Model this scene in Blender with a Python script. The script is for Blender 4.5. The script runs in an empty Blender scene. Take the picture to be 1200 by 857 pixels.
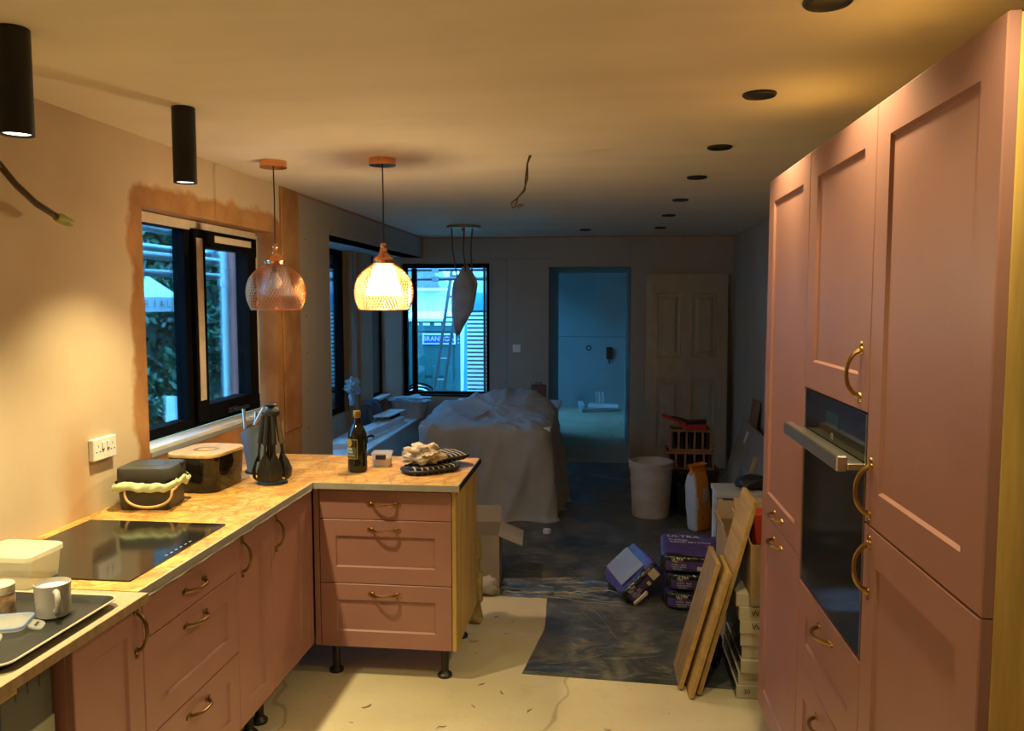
import bpy, bmesh, math, random
from mathutils import Vector, Matrix, noise
random.seed(7)
PI = math.pi
S = bpy.context.scene
COL = S.collection

# ------------------------------------------------------------------ camera, sky, exposure
cam_d = bpy.data.cameras.new('camera'); cam = bpy.data.objects.new('camera', cam_d); COL.objects.link(cam)
cam_d.sensor_width = 36.0; cam_d.lens = 28.5; cam_d.clip_start = 0.02
cam.location = (0, 0, 1.74)
cam.rotation_euler = (math.radians(90 - 4.484), 0, math.radians(6.347))
S.camera = cam
W_ = bpy.data.worlds.new('sky'); S.world = W_; W_.use_nodes = True
_bg = W_.node_tree.nodes['Background']
_bg.inputs[0].default_value = (0.11, 0.48, 1.0, 1); _bg.inputs[1].default_value = 6.8
S.view_settings.view_transform = 'Standard'; S.view_settings.look = 'None'
S.view_settings.gamma = 1; S.view_settings.use_curve_mapping = False
S.view_settings.exposure = 1.05
WARM = (1.0, 0.84, 0.42)
TUBE_W, DOWN_W, BULB_E = 66.0, 26.0, 560.0

# ------------------------------------------------------------------ materials
def lin(c):
    return tuple(((v/255)/12.92 if v/255 <= .04045 else ((v/255+.055)/1.055)**2.4) for v in c)
class NT:
    def __init__(s, name):
        s.m = bpy.data.materials.new(name); s.m.use_nodes = True; s.t = s.m.node_tree
        s.b = s.t.nodes['Principled BSDF']; s.out = s.t.nodes['Material Output']
    def n(s, typ, **k):
        x = s.t.nodes.new(typ)
        for a, v in k.items():
            if a.startswith('i_'):
                key = a[2:]; key = int(key) if key.isdigit() else key
                x.inputs[key].default_value = v
            else: setattr(x, a, v)
        return x
    def l(s, a, b): s.t.links.new(a, b)
    def math(s, op, a, b=None, clamp=False):
        x = s.n('ShaderNodeMath', operation=op, use_clamp=clamp)
        for i, v in enumerate((a, b)):
            if v is None: continue
            if isinstance(v, (int, float)): x.inputs[i].default_value = v
            else: s.l(v, x.inputs[i])
        return x.outputs[0]
    def mix(s, f, a, b):
        x = s.n('ShaderNodeMix', data_type='RGBA')
        for i, v in ((0, f), (6, a), (7, b)):
            if isinstance(v, (int, float)): x.inputs[i].default_value = v
            elif isinstance(v, tuple): x.inputs[i].default_value = (*v[:3], 1)
            else: s.l(v, x.inputs[i])
        return x.outputs[2]
    def coord(s, kind='Object', scale=(1, 1, 1), rot=(0, 0, 0)):
        if kind == 'World': c = s.n('ShaderNodeNewGeometry').outputs['Position']
        else: c = s.n('ShaderNodeTexCoord').outputs[kind]
        m = s.n('ShaderNodeMapping'); m.inputs['Scale'].default_value = scale; m.inputs['Rotation'].default_value = rot
        s.l(c, m.inputs[0]); return m.outputs[0]
    def flake(s, rz, scale):
        c = s.n('ShaderNodeNewGeometry').outputs['Position']
        a = s.n('ShaderNodeMapping'); a.inputs['Rotation'].default_value = (0, 0, rz); s.l(c, a.inputs[0])
        b = s.n('ShaderNodeMapping'); b.inputs['Scale'].default_value = scale; s.l(a.outputs[0], b.inputs[0]); return b.outputs[0]
    def noise(s, vec, scale=5, detail=4, rough=.55, dist=0):
        x = s.n('ShaderNodeTexNoise'); x.inputs['Scale'].default_value = scale; x.inputs['Detail'].default_value = detail
        x.inputs['Roughness'].default_value = rough; x.inputs['Distortion'].default_value = dist
        s.l(vec, x.inputs['Vector']); return x.outputs[0]
    def ramp(s, fac, lo, hi):
        x = s.n('ShaderNodeMapRange'); x.inputs[1].default_value = lo; x.inputs[2].default_value = hi
        s.l(fac, x.inputs[0]); return x.outputs[0]
    def bump(s, h, strength=.3, dist=.01):
        x = s.n('ShaderNodeBump'); x.inputs['Strength'].default_value = strength; x.inputs['Distance'].default_value = dist
        s.l(h, x.inputs['Height']); s.l(x.outputs[0], s.b.inputs['Normal'])
    def col(s, c):
        if isinstance(c, tuple): s.b.inputs['Base Color'].default_value = (*c[:3], 1)
        else: s.l(c, s.b.inputs['Base Color'])
    def set(s, rough=.5, metal=0, spec=.5):
        s.b.inputs['Roughness'].default_value = rough; s.b.inputs['Metallic'].default_value = metal
        s.b.inputs['Specular IOR Level'].default_value = spec
def pm(name, c, rough=.5, metal=0, var=.12, scale=6, stretch=(1, 1, 1), bump=0, bscale=60, spec=.5, bdist=.004):
    t = NT(name); t.set(rough, metal, spec)
    v = t.coord('Object', stretch); f = t.ramp(t.noise(v, scale), .3, .7)
    t.col(t.mix(f, tuple(x*(1-var) for x in c), tuple(min(1, x*(1+var)) for x in c)))
    if bump: t.bump(t.noise(t.coord('Object', stretch), bscale, 3), bump, bdist)
    return t.m
M = {}
PINK = (.335, .160, .137)
def paint():
    t = NT('pink_cabinet_paint'); t.set(.42, 0, .4)
    g = t.noise(t.coord('Object', (14, 14, 1.2)), 6, 5); f = t.noise(t.coord('Object'), 3, 2)
    t.col(t.mix(t.ramp(f, .3, .7), tuple(x*.95 for x in PINK), tuple(x*1.05 for x in PINK)))
    t.bump(g, .12, .003); return t.m
M['pink'] = paint()
M['oak'] = pm('oak_carcass', (.54, .34, .10), .5, 0, .28, 3.2, (9, 9, .8), .1)
M['brass'] = pm('aged_brass', (.36, .22, .075), .32, 1, .15, 20)
M['brass_dark'] = pm('bronze_handle', (.22, .135, .06), .35, 1, .15, 20)
M['blackplastic'] = pm('black_plastic', (.012, .012, .012), .45, 0, .2)
M['blackmetal'] = pm('black_metal', (.008, .008, .008), .5, 0, .2)
M['frame'] = pm('black_window_frame', (.004, .0038, .0038), .75, 0, .2, spec=.05)
M['white'] = pm('white_plastic', (.72, .7, .66), .4, 0, .05)
M['whitewood'] = pm('white_painted_wood', (.66, .68, .7), .55, 0, .08, 4, (1, 1, 1), .1)
M['timber'] = pm('sawn_timber', (.30, .2, .115), .75, 0, .25, 4, (8, 8, .8), .2)
M['plywood'] = pm('pale_timber', (.43, .27, .095), .6, 0, .22, 3, (10, 1, 10), .15)
M['wornwood'] = pm('worn_board_face', (.26, .175, .09), .7, 0, .4, 5, (3, 8, 1.5), .25)
M['cardboard'] = pm('cardboard', (.36, .235, .12), .85, 0, .12, 5, (1, 1, 1), .1)
M['cardboard_dark'] = pm('grey_cardboard', (.25, .2, .155), .85, 0, .12, 4)
M['tilebox'] = pm('pale_carton', (.5, .455, .37), .7, 0, .1, 4)
M['tape'] = pm('brown_tape', (.28, .16, .06), .3, 0, .1)
M['blackfilm'] = pm('black_film', (.014, .014, .016), .22, 0, .3, 9, (1, 1, 1), .8, 14, .5, .02)
M['steel'] = pm('brushed_steel', (.52, .49, .43), .3, 1, .06, 30, (1, 20, 1))
M['alu'] = pm('dull_aluminium', (.14, .14, .15), .5, 1, .1)
M['purple'] = pm('purple_plastic', (.062, .040, .17), .42, 0, .25, 7, (1, 1, 1), .5, 9, .5, .015)
M['greyprint'] = pm('grey_print', (.24, .23, .25), .5, 0, .1)
M['red'] = pm('red_plastic', (.36, .018, .015), .4, 0, .1)
M['redcard'] = pm('red_card', (.72, .075, .03), .5, 0, .1)
M['orange'] = pm('orange_sack', (.62, .21, .02), .55, 0, .15, 6, (1, 1, 1), .5, 8, .5, .012)
M['sackwhite'] = pm('white_sack', (.5, .5, .5), .55, 0, .1, 6, (1, 1, 1), .4, 8, .5, .01)
M['bucket'] = pm('dusty_bucket', (.42, .4, .38), .55, 0, .22, 5, (1, 1, 2), .1)
M['crate'] = pm('brown_crate', (.24, .115, .07), .6, 0, .15)
M['caddy'] = pm('charcoal_plastic', (.045, .045, .043), .5, 0, .12, 12, (1, 1, 1), .1, 90)
M['liner'] = pm('green_liner', (.55, .66, .42), .5, 0, .12, 12, (1, 1, 1), .4, 30)
M['gloss'] = pm('black_enamel', (.012, .011, .010), .09, 0, .1)
M['bamboo'] = pm('bamboo_lid', (.52, .33, .15), .5, 0, .2, 3, (12, 1, 1), .1)
M['bluegrey'] = pm('blue_grey_plastic', (.11, .15, .19), .4, 0, .08)
M['cable'] = pm('brown_cable', (.1, .06, .03), .5, 0, .1)
M['greentape'] = pm('green_tape', (.28, .3, .04), .5, 0, .2, 30)
M['tapegrey'] = pm('grey_edge_tape', (.34, .32, .29), .4, 0, .12, 10)
M['chip'] = pm('chipboard', (.31, .245, .155), .6, 0, .16, 90)
M['masking'] = pm('protective_tape', (.58, .48, .36), .55, 0, .1, 20)
M['cloth'] = pm('cream_cloth', (.52, .43, .32), .9, 0, .1, 10, (1, 1, 1), .3, 140)
M['dustsheet'] = pm('dust_sheet', (.31, .32, .335), .92, 0, .1, 4, (1, 1, 1), .25, 22, .5, .012)
M['wool'] = pm('mineral_wool', (.4, .29, .1), .95, 0, .35, 22, (1, 1, 1), .9, 40, .5, .02)
M['ceramic'] = pm('grey_ceramic', (.36, .34, .33), .22, 0, .05)
M['ceramic_in'] = pm('white_ceramic', (.8, .76, .68), .2, 0, .03)
M['bottle'] = pm('dark_bottle_glass', (.012, .013, .006), .06, 0, .1)
M['gold'] = pm('gold_cap', (.45, .25, .05), .35, .7, .1)
M['goldprint'] = pm('gold_print', (.55, .36, .06), .4, .3, .1)
M['greenlabel'] = pm('green_label', (.06, .1, .05), .5, 0, .15)
M['palelabel'] = pm('pale_label', (.45, .47, .38), .5, 0, .1)
M['navy'] = pm('navy_plastic', (.012, .018, .07), .35, 0, .1)
M['salt'] = pm('salt', (.7, .6, .48), .8, 0, .05, 60)
M['teal'] = pm('teal_cabin_plastic', (.009, .10, .10), .45, 0, .1, 3)
M['signblue'] = pm('blue_sign', (.02, .06, .42), .4, 0, .03)
M['tarp'] = pm('blue_tarp', (.05, .32, .5), .4, 0, .2, 7, (1, 1, 1), .5, 10, .5, .02)
M['render_white'] = pm('white_render', (.8, .8, .78), .8, 0, .05, 2)
M['slate'] = pm('slate_roof', (.14, .15, .17), .7, 0, .2, 12)
M['mauve'] = pm('mauve_render', (.70, .19, .15), .85, 0, .1, 3, (1, 1, 1), .15, 60)
M['scaffold'] = pm('scaffold_tube', (.30, .36, .38), .35, .6, .2, 9)
M['leaf'] = pm('hedge_leaf', (.045, .12, .05), .28, 0, .7, 2.2)
M['hedgecore'] = pm('hedge_core', (.012, .03, .018), .9, 0, .5, 9)
M['canvas'] = pm('white_canvas', (.7, .72, .74), .8, 0, .04)
M['ground'] = pm('garden_ground', (.16, .15, .14), .95, 0, .3, 3)
M['stone'] = pm('rubble_wall', (.25, .24, .22), .9, 0, .5, 14)
M['brownbox'] = pm('brown_radio_case', (.085, .03, .018), .55, 0, .15)
M['ink'] = pm('dark_ink', (.03, .028, .03), .6, 0, .05)
M['whiteink'] = pm('white_ink', (.75, .73, .72), .6, 0, .03)
M['redink'] = pm('red_ink', (.55, .03, .03), .6, 0, .05)
M['foampack'] = pm('grey_foam_sheet', (.33, .3, .26), .7, 0, .1, 5)
M['panelgrey'] = pm('dishwasher_panel', (.075, .07, .06), .45, 0, .08)
M['screw'] = pm('screw_head', (.05, .045, .04), .6, .3, .1)
M['dishfront'] = pm('dishwasher_front', (.33, .34, .27), .35, 0, .08)
M['copperrose'] = pm('copper', (.80, .36, .16), .22, 1, .06)

def glass(name, tint, fac=1.0, rough=0.0, ior=1.45):
    t = NT(name); tr = t.n('ShaderNodeBsdfTransparent'); tr.inputs[0].default_value = (*tint, 1)
    gl = t.n('ShaderNodeBsdfGlossy'); gl.inputs['Roughness'].default_value = rough; gl.inputs['Color'].default_value = (.9, .9, .9, 1)
    fr = t.n('ShaderNodeFresnel'); fr.inputs[0].default_value = ior
    mx = t.n('ShaderNodeMixShader'); t.l(t.math('MULTIPLY', fr.outputs[0], fac), mx.inputs[0])
    t.l(tr.outputs[0], mx.inputs[1]); t.l(gl.outputs[0], mx.inputs[2]); t.l(mx.outputs[0], t.out.inputs[0]); return t.m
M['glass'] = glass('window_glass', (.92, .95, .96), .7)
def milky(name, c, trans, rough=.4):
    t = NT(name); df = t.n('ShaderNodeBsdfDiffuse'); df.inputs[0].default_value = (*c, 1)
    tl = t.n('ShaderNodeBsdfTranslucent'); tl.inputs[0].default_value = (*c, 1)
    tr = t.n('ShaderNodeBsdfTransparent'); gl = t.n('ShaderNodeBsdfGlossy'); gl.inputs['Roughness'].default_value = rough
    a = t.n('ShaderNodeMixShader'); a.inputs[0].default_value = .5; t.l(df.outputs[0], a.inputs[1]); t.l(tl.outputs[0], a.inputs[2])
    b = t.n('ShaderNodeMixShader'); b.inputs[0].default_value = trans; t.l(a.outputs[0], b.inputs[1]); t.l(tr.outputs[0], b.inputs[2])
    c_ = t.n('ShaderNodeMixShader'); c_.inputs[0].default_value = .07; t.l(b.outputs[0], c_.inputs[1]); t.l(gl.outputs[0], c_.inputs[2])
    t.l(c_.outputs[0], t.out.inputs[0]); return t.m
M['frosted'] = milky('frosted_plastic', (.8, .78, .68), .45)
M['clearplastic'] = milky('clear_plastic', (.8, .8, .8), .65, .15)
M['poly'] = milky('polythene', (.7, .66, .58), .80, .3)
M['polyridge'] = milky('polythene_ridge', (.42, .38, .31), .45, .3)
M['polyblue'] = milky('pale_blue_polythene', (.55, .62, .68), .2, .3)
M['innershade'] = milky('frosted_glass_shade', (.92, .88, .8), .93)
def emis(name, c, s):
    t = NT(name); t.col((.9, .9, .9)); t.b.inputs['Emission Color'].default_value = (*c, 1); t.b.inputs['Emission Strength'].default_value = s; return t.m
M['bulb'] = emis('lit_bulb', (1, .77, .40), BULB_E)
M['lens'] = emis('lit_spot_lens', (1, .93, .72), 3.0)
M['bulboff'] = pm('unlit_bulb', (.7, .66, .6), .2, 0, .02)

def osb():
    t = NT('oriented_strand_board'); t.set(.5, 0, .3)
    fs = []
    for sc, rz in (((30, 9, 10), .4), ((10, 28, 10), -.25), ((24, 11, 10), 1.1)):
        w = t.n('ShaderNodeMixRGB'); w.blend_type = 'ADD'; w.inputs[0].default_value = .9
        v = t.flake(rz, sc); nn = t.n('ShaderNodeTexNoise'); nn.inputs['Scale'].default_value = 1.1; t.l(v, nn.inputs['Vector']); t.l(v, w.inputs[1]); t.l(nn.outputs[1], w.inputs[2])
        x = t.n('ShaderNodeTexVoronoi'); x.inputs['Scale'].default_value = 1.0; x.inputs['Randomness'].default_value = 1.0; t.l(w.outputs[0], x.inputs['Vector'])
        sp = t.n('ShaderNodeSeparateColor'); t.l(x.outputs['Color'], sp.inputs[0]); fs.append(sp.outputs[0])
    f = t.math('MULTIPLY', t.math('ADD', t.math('ADD', fs[0], fs[1]), fs[2]), .333)
    c = t.mix(t.ramp(f, .25, .75), (.43, .215, .05), (.60, .36, .11))
    for rz, th in ((.35, .575), (1.3, .58), (2.2, .575), (2.9, .585)):
        dk = t.ramp(t.noise(t.flake(rz, (11, 38, 10)), .9, 4, .5, .8), th, th+.05)
        c = t.mix(t.math('MULTIPLY', dk, .62), c, (.27, .115, .03))
    t.col(c); t.bump(f, .15, .003); return t.m
M['osb'] = osb()

WIN_L = (3.29, 4.70, 1.08, 2.15)   # left window opening: y0 y1 z0 z1
def plaster_left():
    t = NT('left_wall_plaster'); t.set(.8, 0, .25)
    p = t.n('ShaderNodeNewGeometry').outputs['Position']; sp = t.n('ShaderNodeSeparateXYZ'); t.l(p, sp.inputs[0])
    y, z = sp.outputs[1], sp.outputs[2]
    n1 = t.noise(t.coord('World'), 1.6, 4); n2 = t.noise(t.coord('World'), 5.5, 5)
    base = t.mix(t.ramp(n1, .3, .7), (.50, .375, .255), (.62, .49, .35))
    def sd(v, c, h): return t.math('MAXIMUM', t.math('SUBTRACT', t.math('ABSOLUTE', t.math('SUBTRACT', v, c)), h), 0.0)
    dy = sd(y, (WIN_L[0]+WIN_L[1])/2, (WIN_L[1]-WIN_L[0])/2); dz = sd(z, (WIN_L[2]+WIN_L[3])/2, (WIN_L[3]-WIN_L[2])/2)
    d = t.math('SQRT', t.math('ADD', t.math('MULTIPLY', dy, dy), t.math('MULTIPLY', dz, dz)))
    d = t.math('ADD', d, t.math('MULTIPLY', t.math('SUBTRACT', n2, .5), -.16))
    damp = t.math('SUBTRACT', 1.0, t.ramp(d, .085, .115), True)
    band = t.math('SUBTRACT', 1.0, t.ramp(t.math('ADD', sd(y, 4.93, .14), t.math('MULTIPLY', t.math('SUBTRACT', n2, .5), .02)), .005, .015), True)
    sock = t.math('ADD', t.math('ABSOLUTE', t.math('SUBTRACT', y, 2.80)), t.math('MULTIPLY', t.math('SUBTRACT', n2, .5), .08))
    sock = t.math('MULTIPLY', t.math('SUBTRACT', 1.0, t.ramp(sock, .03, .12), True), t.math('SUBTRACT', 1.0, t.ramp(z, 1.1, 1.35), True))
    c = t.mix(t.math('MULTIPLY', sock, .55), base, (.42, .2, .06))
    mott = t.mix(t.ramp(n2, .35, .65), (.30, .135, .045), (.42, .215, .085))
    c = t.mix(t.math('MAXIMUM', damp, band), c, mott)
    far = t.ramp(y, 5.07, 5.08); c = t.mix(far, c, (.36, .32, .27)); t.col(c)
    t.bump(t.noise(t.coord('World'), 14, 4), .12, .01); return t.m
M['plaster_left'] = plaster_left()
def plaster(name, a, b, sc=1.4):
    t = NT(name); t.set(.85, 0, .2); n1 = t.noise(t.coord('World'), sc, 4)
    n2 = t.noise(t.coord('World', (.5, 2.5, 1), (0, 0, .3)), 2.2, 5)
    t.col(t.mix(t.ramp(t.math('MULTIPLY', t.math('ADD', n1, n2), .5), .35, .65), a, b)); t.bump(t.noise(t.coord('World'), 10, 4), .1, .01); return t.m
M['ceiling'] = plaster('ceiling_plaster', (.66, .57, .44), (.74, .65, .51))
M['plasterboard'] = plaster('plasterboard', (.35, .30, .245), (.40, .345, .285))
M['plaster_blue'] = plaster('far_room_plasterboard', (.40, .42, .42), (.47, .49, .49))
def screed():
    t = NT('dusty_screed'); t.set(.8, 0, .25)
    n1 = t.noise(t.coord('World'), 1.3, 5); n2 = t.noise(t.coord('World'), 7, 6, .65); n3 = t.noise(t.coord('World'), 45, 3)
    c = t.mix(t.ramp(n1, .35, .65), (.50, .42, .28), (.60, .52, .37))
    c = t.mix(t.math('MULTIPLY', t.ramp(n2, .55, .75), .45), c, (.40, .31, .18))
    c = t.mix(t.math('MULTIPLY', t.ramp(n3, .66, .75), .6), c, (.22, .16, .09))
    ck = t.n('ShaderNodeTexVoronoi', feature='DISTANCE_TO_EDGE'); ck.inputs['Scale'].default_value = .55
    w = t.n('ShaderNodeMixRGB'); w.blend_type = 'ADD'; w.inputs[0].default_value = .35
    t.l(t.coord('World'), w.inputs[1]); nn = t.n('ShaderNodeTexNoise'); nn.inputs['Scale'].default_value = 2.2; t.l(t.coord('World'), nn.inputs['Vector']); t.l(nn.outputs[1], w.inputs[2])
    t.l(w.outputs[0], ck.inputs['Vector']); line = t.math('SUBTRACT', 1.0, t.ramp(ck.outputs[0], .001, .006), True)
    c = t.mix(t.math('MULTIPLY', line, .6), c, (.28, .21, .12)); t.col(c); t.bump(n2, .2, .01); return t.m
M['screed'] = screed()
def membrane():
    t = NT('dark_floor_membrane'); t.set(.5, 0, .5)
    n1 = t.noise(t.coord('World'), 1.5, 6, .6); n2 = t.noise(t.coord('World'), 3.4, 8, .72, .8); n3 = t.noise(t.coord('World'), 55, 3); n4 = t.noise(t.coord('World', (1, 2.4, 1), (0, 0, .35)), 9, 7, .7, 1.6)
    c = t.mix(t.ramp(n1, .3, .7), (.022, .027, .030), (.06, .066, .068))
    c = t.mix(t.math('MULTIPLY', t.ramp(n2, .47, .66), .62), c, (.24, .215, .17))
    c = t.mix(t.math('MULTIPLY', t.ramp(n4, .53, .62), .5), c, (.25, .225, .18))
    c = t.mix(t.math('MULTIPLY', t.ramp(n3, .68, .74), .6), c, (.34, .29, .22)); t.col(c)
    r = t.math('ADD', .28, t.math('MULTIPLY', t.ramp(n2, .4, .7), .5)); t.l(r, t.b.inputs['Roughness']); t.bump(n4, .35, .02); return t.m
M['membrane'] = membrane()
def striped():
    t = NT('striped_mitt_cloth'); t.set(.9, 0, .2)
    sp = t.n('ShaderNodeSeparateXYZ'); t.l(t.coord('Object', (1, 1, 1)), sp.inputs[0])
    f = t.math('FRACT', t.math('MULTIPLY', sp.outputs[0], 34.0))
    t.col(t.mix(t.math('LESS_THAN', f, .22), (.016, .016, .02), (.5, .44, .36))); return t.m
M['stripe'] = striped()
def coppermesh():
    t = NT('copper_wire'); t.set(.33, 1, .5); t.col((.62, .27, .12)); return t.m
M['copper'] = coppermesh()

# ------------------------------------------------------------------ geometry helpers
WM = {}                                     # world matrix of every object made here
def par_w(p): return WM[p.name] if p is not None else Matrix.Identity(4)
def link(name, data, world, parent=None):
    o = bpy.data.objects.new(name, data); COL.objects.link(o)
    if parent is not None: o.parent = parent
    o.matrix_basis = par_w(parent).inverted() @ world
    WM[o.name] = world; return o
def tag(o, label=None, cat=None, group=None, kind=None):
    if label: o['label'] = label
    if cat: o['category'] = cat
    if group: o['group'] = group
    if kind: o['kind'] = kind
    return o
def thing(name, label, cat, loc=(0, 0, 0), rotz=0, group=None):
    return tag(link(name, None, Matrix.Translation(loc) @ Matrix.Rotation(rotz, 4, 'Z')), label, cat, group)
def struct_root(name, loc=(0, 0, 0), label=None):
    return tag(link(name, None, Matrix.Translation(loc)), label, None, None, 'structure')
def finish(bm, name, mat, smooth=None):
    bmesh.ops.recalc_face_normals(bm, faces=bm.faces)
    me = bpy.data.meshes.new(name); bm.to_mesh(me); bm.free()
    mats = mat if isinstance(mat, (list, tuple)) else [mat]
    for m in mats: me.materials.append(M[m] if isinstance(m, str) else m)
    if smooth is not None:
        for p in me.polygons: p.use_smooth = True
        try: me.set_sharp_from_angle(angle=math.radians(smooth))
        except Exception: pass
    return me
def obj(name, bm, mat, parent=None, smooth=None, xf=None):
    """bm is in world coordinates (or in the frame xf); the object's origin goes to its base centre."""
    if xf is not None: bm.transform(xf)
    co = [v.co for v in bm.verts]
    lo = Vector([min(c[i] for c in co) for i in range(3)]); hi = Vector([max(c[i] for c in co) for i in range(3)])
    o_ = Vector(((lo.x+hi.x)/2, (lo.y+hi.y)/2, lo.z)); bm.transform(Matrix.Translation(-o_))
    return link(name, finish(bm, name, mat, smooth), Matrix.Translation(o_), parent)
def B(): return bmesh.new()
def box(bm, x0, x1, y0, y1, z0, z1, bev=0, xf=None, mi=0, seg=1):
    t = bmesh.new(); bmesh.ops.create_cube(t, size=1)
    t.transform(Matrix.Translation(((x0+x1)/2, (y0+y1)/2, (z0+z1)/2)) @ Matrix.Diagonal((x1-x0, y1-y0, z1-z0, 1)))
    if bev: bmesh.ops.bevel(t, geom=t.edges[:], offset=bev, segments=seg, affect='EDGES', profile=.5)
    if xf is not None: t.transform(xf)
    return merge(bm, t, mi)
def merge(bm, t, mi=0):
    mp = [bm.verts.new(v.co) for v in t.verts]; t.verts.index_update()
    for f in t.faces:
        try: nf = bm.faces.new([mp[v.index] for v in f.verts]); nf.material_index = mi
        except ValueError: pass
    t.free(); return bm
def frame_of(d, up=None):
    d = Vector(d).normalized(); u = Vector((0, 0, 1)) if abs(d.z) < .95 else Vector((1, 0, 0))
    a = d.cross(u).normalized(); return a, a.cross(d).normalized()
def tube(bm, pts, r, n=8, mi=0, cap=True):
    pts = [Vector(p) for p in pts]; rings = []
    a = b = None
    for i, p in enumerate(pts):
        d = (pts[min(i+1, len(pts)-1)] - pts[max(i-1, 0)])
        if a is None: a, b = frame_of(d)
        else:
            dn = d.normalized(); a = (a - dn*a.dot(dn)).normalized(); b = a.cross(dn)
        rr = r[i] if isinstance(r, (list, tuple)) else r
        rings.append([bm.verts.new(p + a*math.cos(2*PI*k/n)*rr + b*math.sin(2*PI*k/n)*rr) for k in range(n)])
    for q, w in zip(rings, rings[1:]):
        for k in range(n):
            f = bm.faces.new((q[k], q[(k+1) % n], w[(k+1) % n], w[k])); f.material_index = mi
    if cap:
        for q in (rings[0], rings[-1]):
            try: bm.faces.new(q).material_index = mi
            except ValueError: pass
    return bm
def lathe(bm, prof, c=(0, 0, 0), n=32, mi=0, close=False):
    """prof: list of (r, z); r == 0 ends in a pole."""
    rings = []
    for r, z in prof:
        if r < 1e-6: rings.append([bm.verts.new((c[0], c[1], c[2]+z))])
        else: rings.append([bm.verts.new((c[0]+r*math.cos(2*PI*k/n), c[1]+r*math.sin(2*PI*k/n), c[2]+z)) for k in range(n)])
    pairs = list(zip(rings, rings[1:])) + ([(rings[-1], rings[0])] if close else [])
    for q, w in pairs:
        for k in range(n):
            k2 = (k+1) % n
            if len(q) == 1 and len(w) == 1: continue
            vs = (q[0], w[k2], w[k]) if len(q) == 1 else (q[k], q[k2], w[0]) if len(w) == 1 else (q[k], q[k2], w[k2], w[k])
            bm.faces.new(vs).material_index = mi
    return bm
def prism(bm, poly, z0, z1, mi=0):
    lo = [bm.verts.new((x, y, z0)) for x, y in poly]; hi = [bm.verts.new((x, y, z1)) for x, y in poly]; n = len(poly)
    bm.faces.new(lo[::-1]).material_index = mi; bm.faces.new(hi).material_index = mi
    for k in range(n): bm.faces.new((lo[k], lo[(k+1) % n], hi[(k+1) % n], hi[k])).material_index = mi
    return bm
def rrect(w, d, r, n=6, cx=0, cy=0):
    out = []
    for sx, sy, a0 in ((1, 1, 0), (-1, 1, PI/2), (-1, -1, PI), (1, -1, 3*PI/2)):
        for k in range(n+1):
            a = a0 + PI/2*k/n; out.append((cx+sx*(w/2-r)+r*math.cos(a), cy+sy*(d/2-r)+r*math.sin(a)))
    return out
def loft(bm, rings, cap=(True, True), mi=0):
    R = [[bm.verts.new(p) for p in r] for r in rings]; n = len(R[0])
    for q, w in zip(R, R[1:]):
        for k in range(n): bm.faces.new((q[k], q[(k+1) % n], w[(k+1) % n], w[k])).material_index = mi
    if cap[0]: bm.faces.new(R[0][::-1]).material_index = mi
    if cap[1]: bm.faces.new(R[-1]).material_index = mi
    return bm
def basis(o, u, n, v=(0, 0, 1)):
    u, v, n = Vector(u), Vector(v), Vector(n)
    return Matrix(((u.x, v.x, n.x, o[0]), (u.y, v.y, n.y, o[1]), (u.z, v.z, n.z, o[2]), (0, 0, 0, 1)))
def text_mesh(name, body, size, mat, world, parent=None, depth=.0006, align='CENTER'):
    cu = bpy.data.curves.new(name, 'FONT'); cu.body = body; cu.size = size; cu.extrude = depth/2; cu.align_x = align; cu.align_y = 'CENTER'; cu.resolution_u = 2
    o = bpy.data.objects.new(name, cu); COL.objects.link(o); bpy.context.view_layer.update()
    me = bpy.data.meshes.new_from_object(o.evaluated_get(bpy.context.evaluated_depsgraph_get())); bpy.data.objects.remove(o)
    me.name = name; me.materials.clear(); me.materials.append(M[mat]); return link(name, me, world, parent)
def struct(name, bm, mat, parent=None, smooth=None):
    o = obj(name, bm, mat, parent, smooth)
    if parent is None: o['kind'] = 'structure'
    return o
def shut(f, *a, **k): return f(*a, **k)

# ------------------------------------------------------------------ the room
XL, XR, YB, ZC = -1.95, 1.37, 8.75, 2.44
struct('floor', box(B(), -2.7, 1.6, -1.8, 13.7, -.12, 0), 'screed')
struct('ceiling', box(B(), -2.2, 1.6, -1.8, 8.97, ZC, ZC+.12), 'ceiling')
b = B(); y0, y1, z0, z1 = WIN_L
box(b, -2.15, XL, -1.8, y0, 0, ZC); box(b, -2.15, XL, y1, 5.68, 0, ZC); box(b, -2.15, XL, y0, y1, 0, z0); box(b, -2.15, XL, y0, y1, z1, ZC)
box(b, -2.15, XL, 5.68, YB, 2.22, ZC)
wall_left = struct('wall_left', b, 'plaster_left')
struct('wall_right', box(B(), XR, XR+.2, -1.8, 8.97, 0, ZC), 'plasterboard')
struct('wall_rear', box(B(), -2.15, XR+.2, -2.0, -1.8, 0, ZC), 'ceiling')
DX0, DX1, DZ = -.575, .30, 2.115
WX0, WX1, WZ0, WZ1 = -2.2, -1.22, .70, 2.16
b = B()
box(b, -2.6, WX0, YB, YB+.2, 0, ZC); box(b, WX0, WX1, YB, YB+.2, 0, WZ0); box(b, WX0, WX1, YB, YB+.2, WZ1, ZC)
box(b, WX1, DX0, YB, YB+.2, 0, ZC); box(b, DX0, DX1, YB, YB+.2, DZ, ZC); box(b, DX1, XR+.2, YB, YB+.2, 0, ZC)
wall_back = struct('wall_back', b, 'plasterboard')
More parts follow.
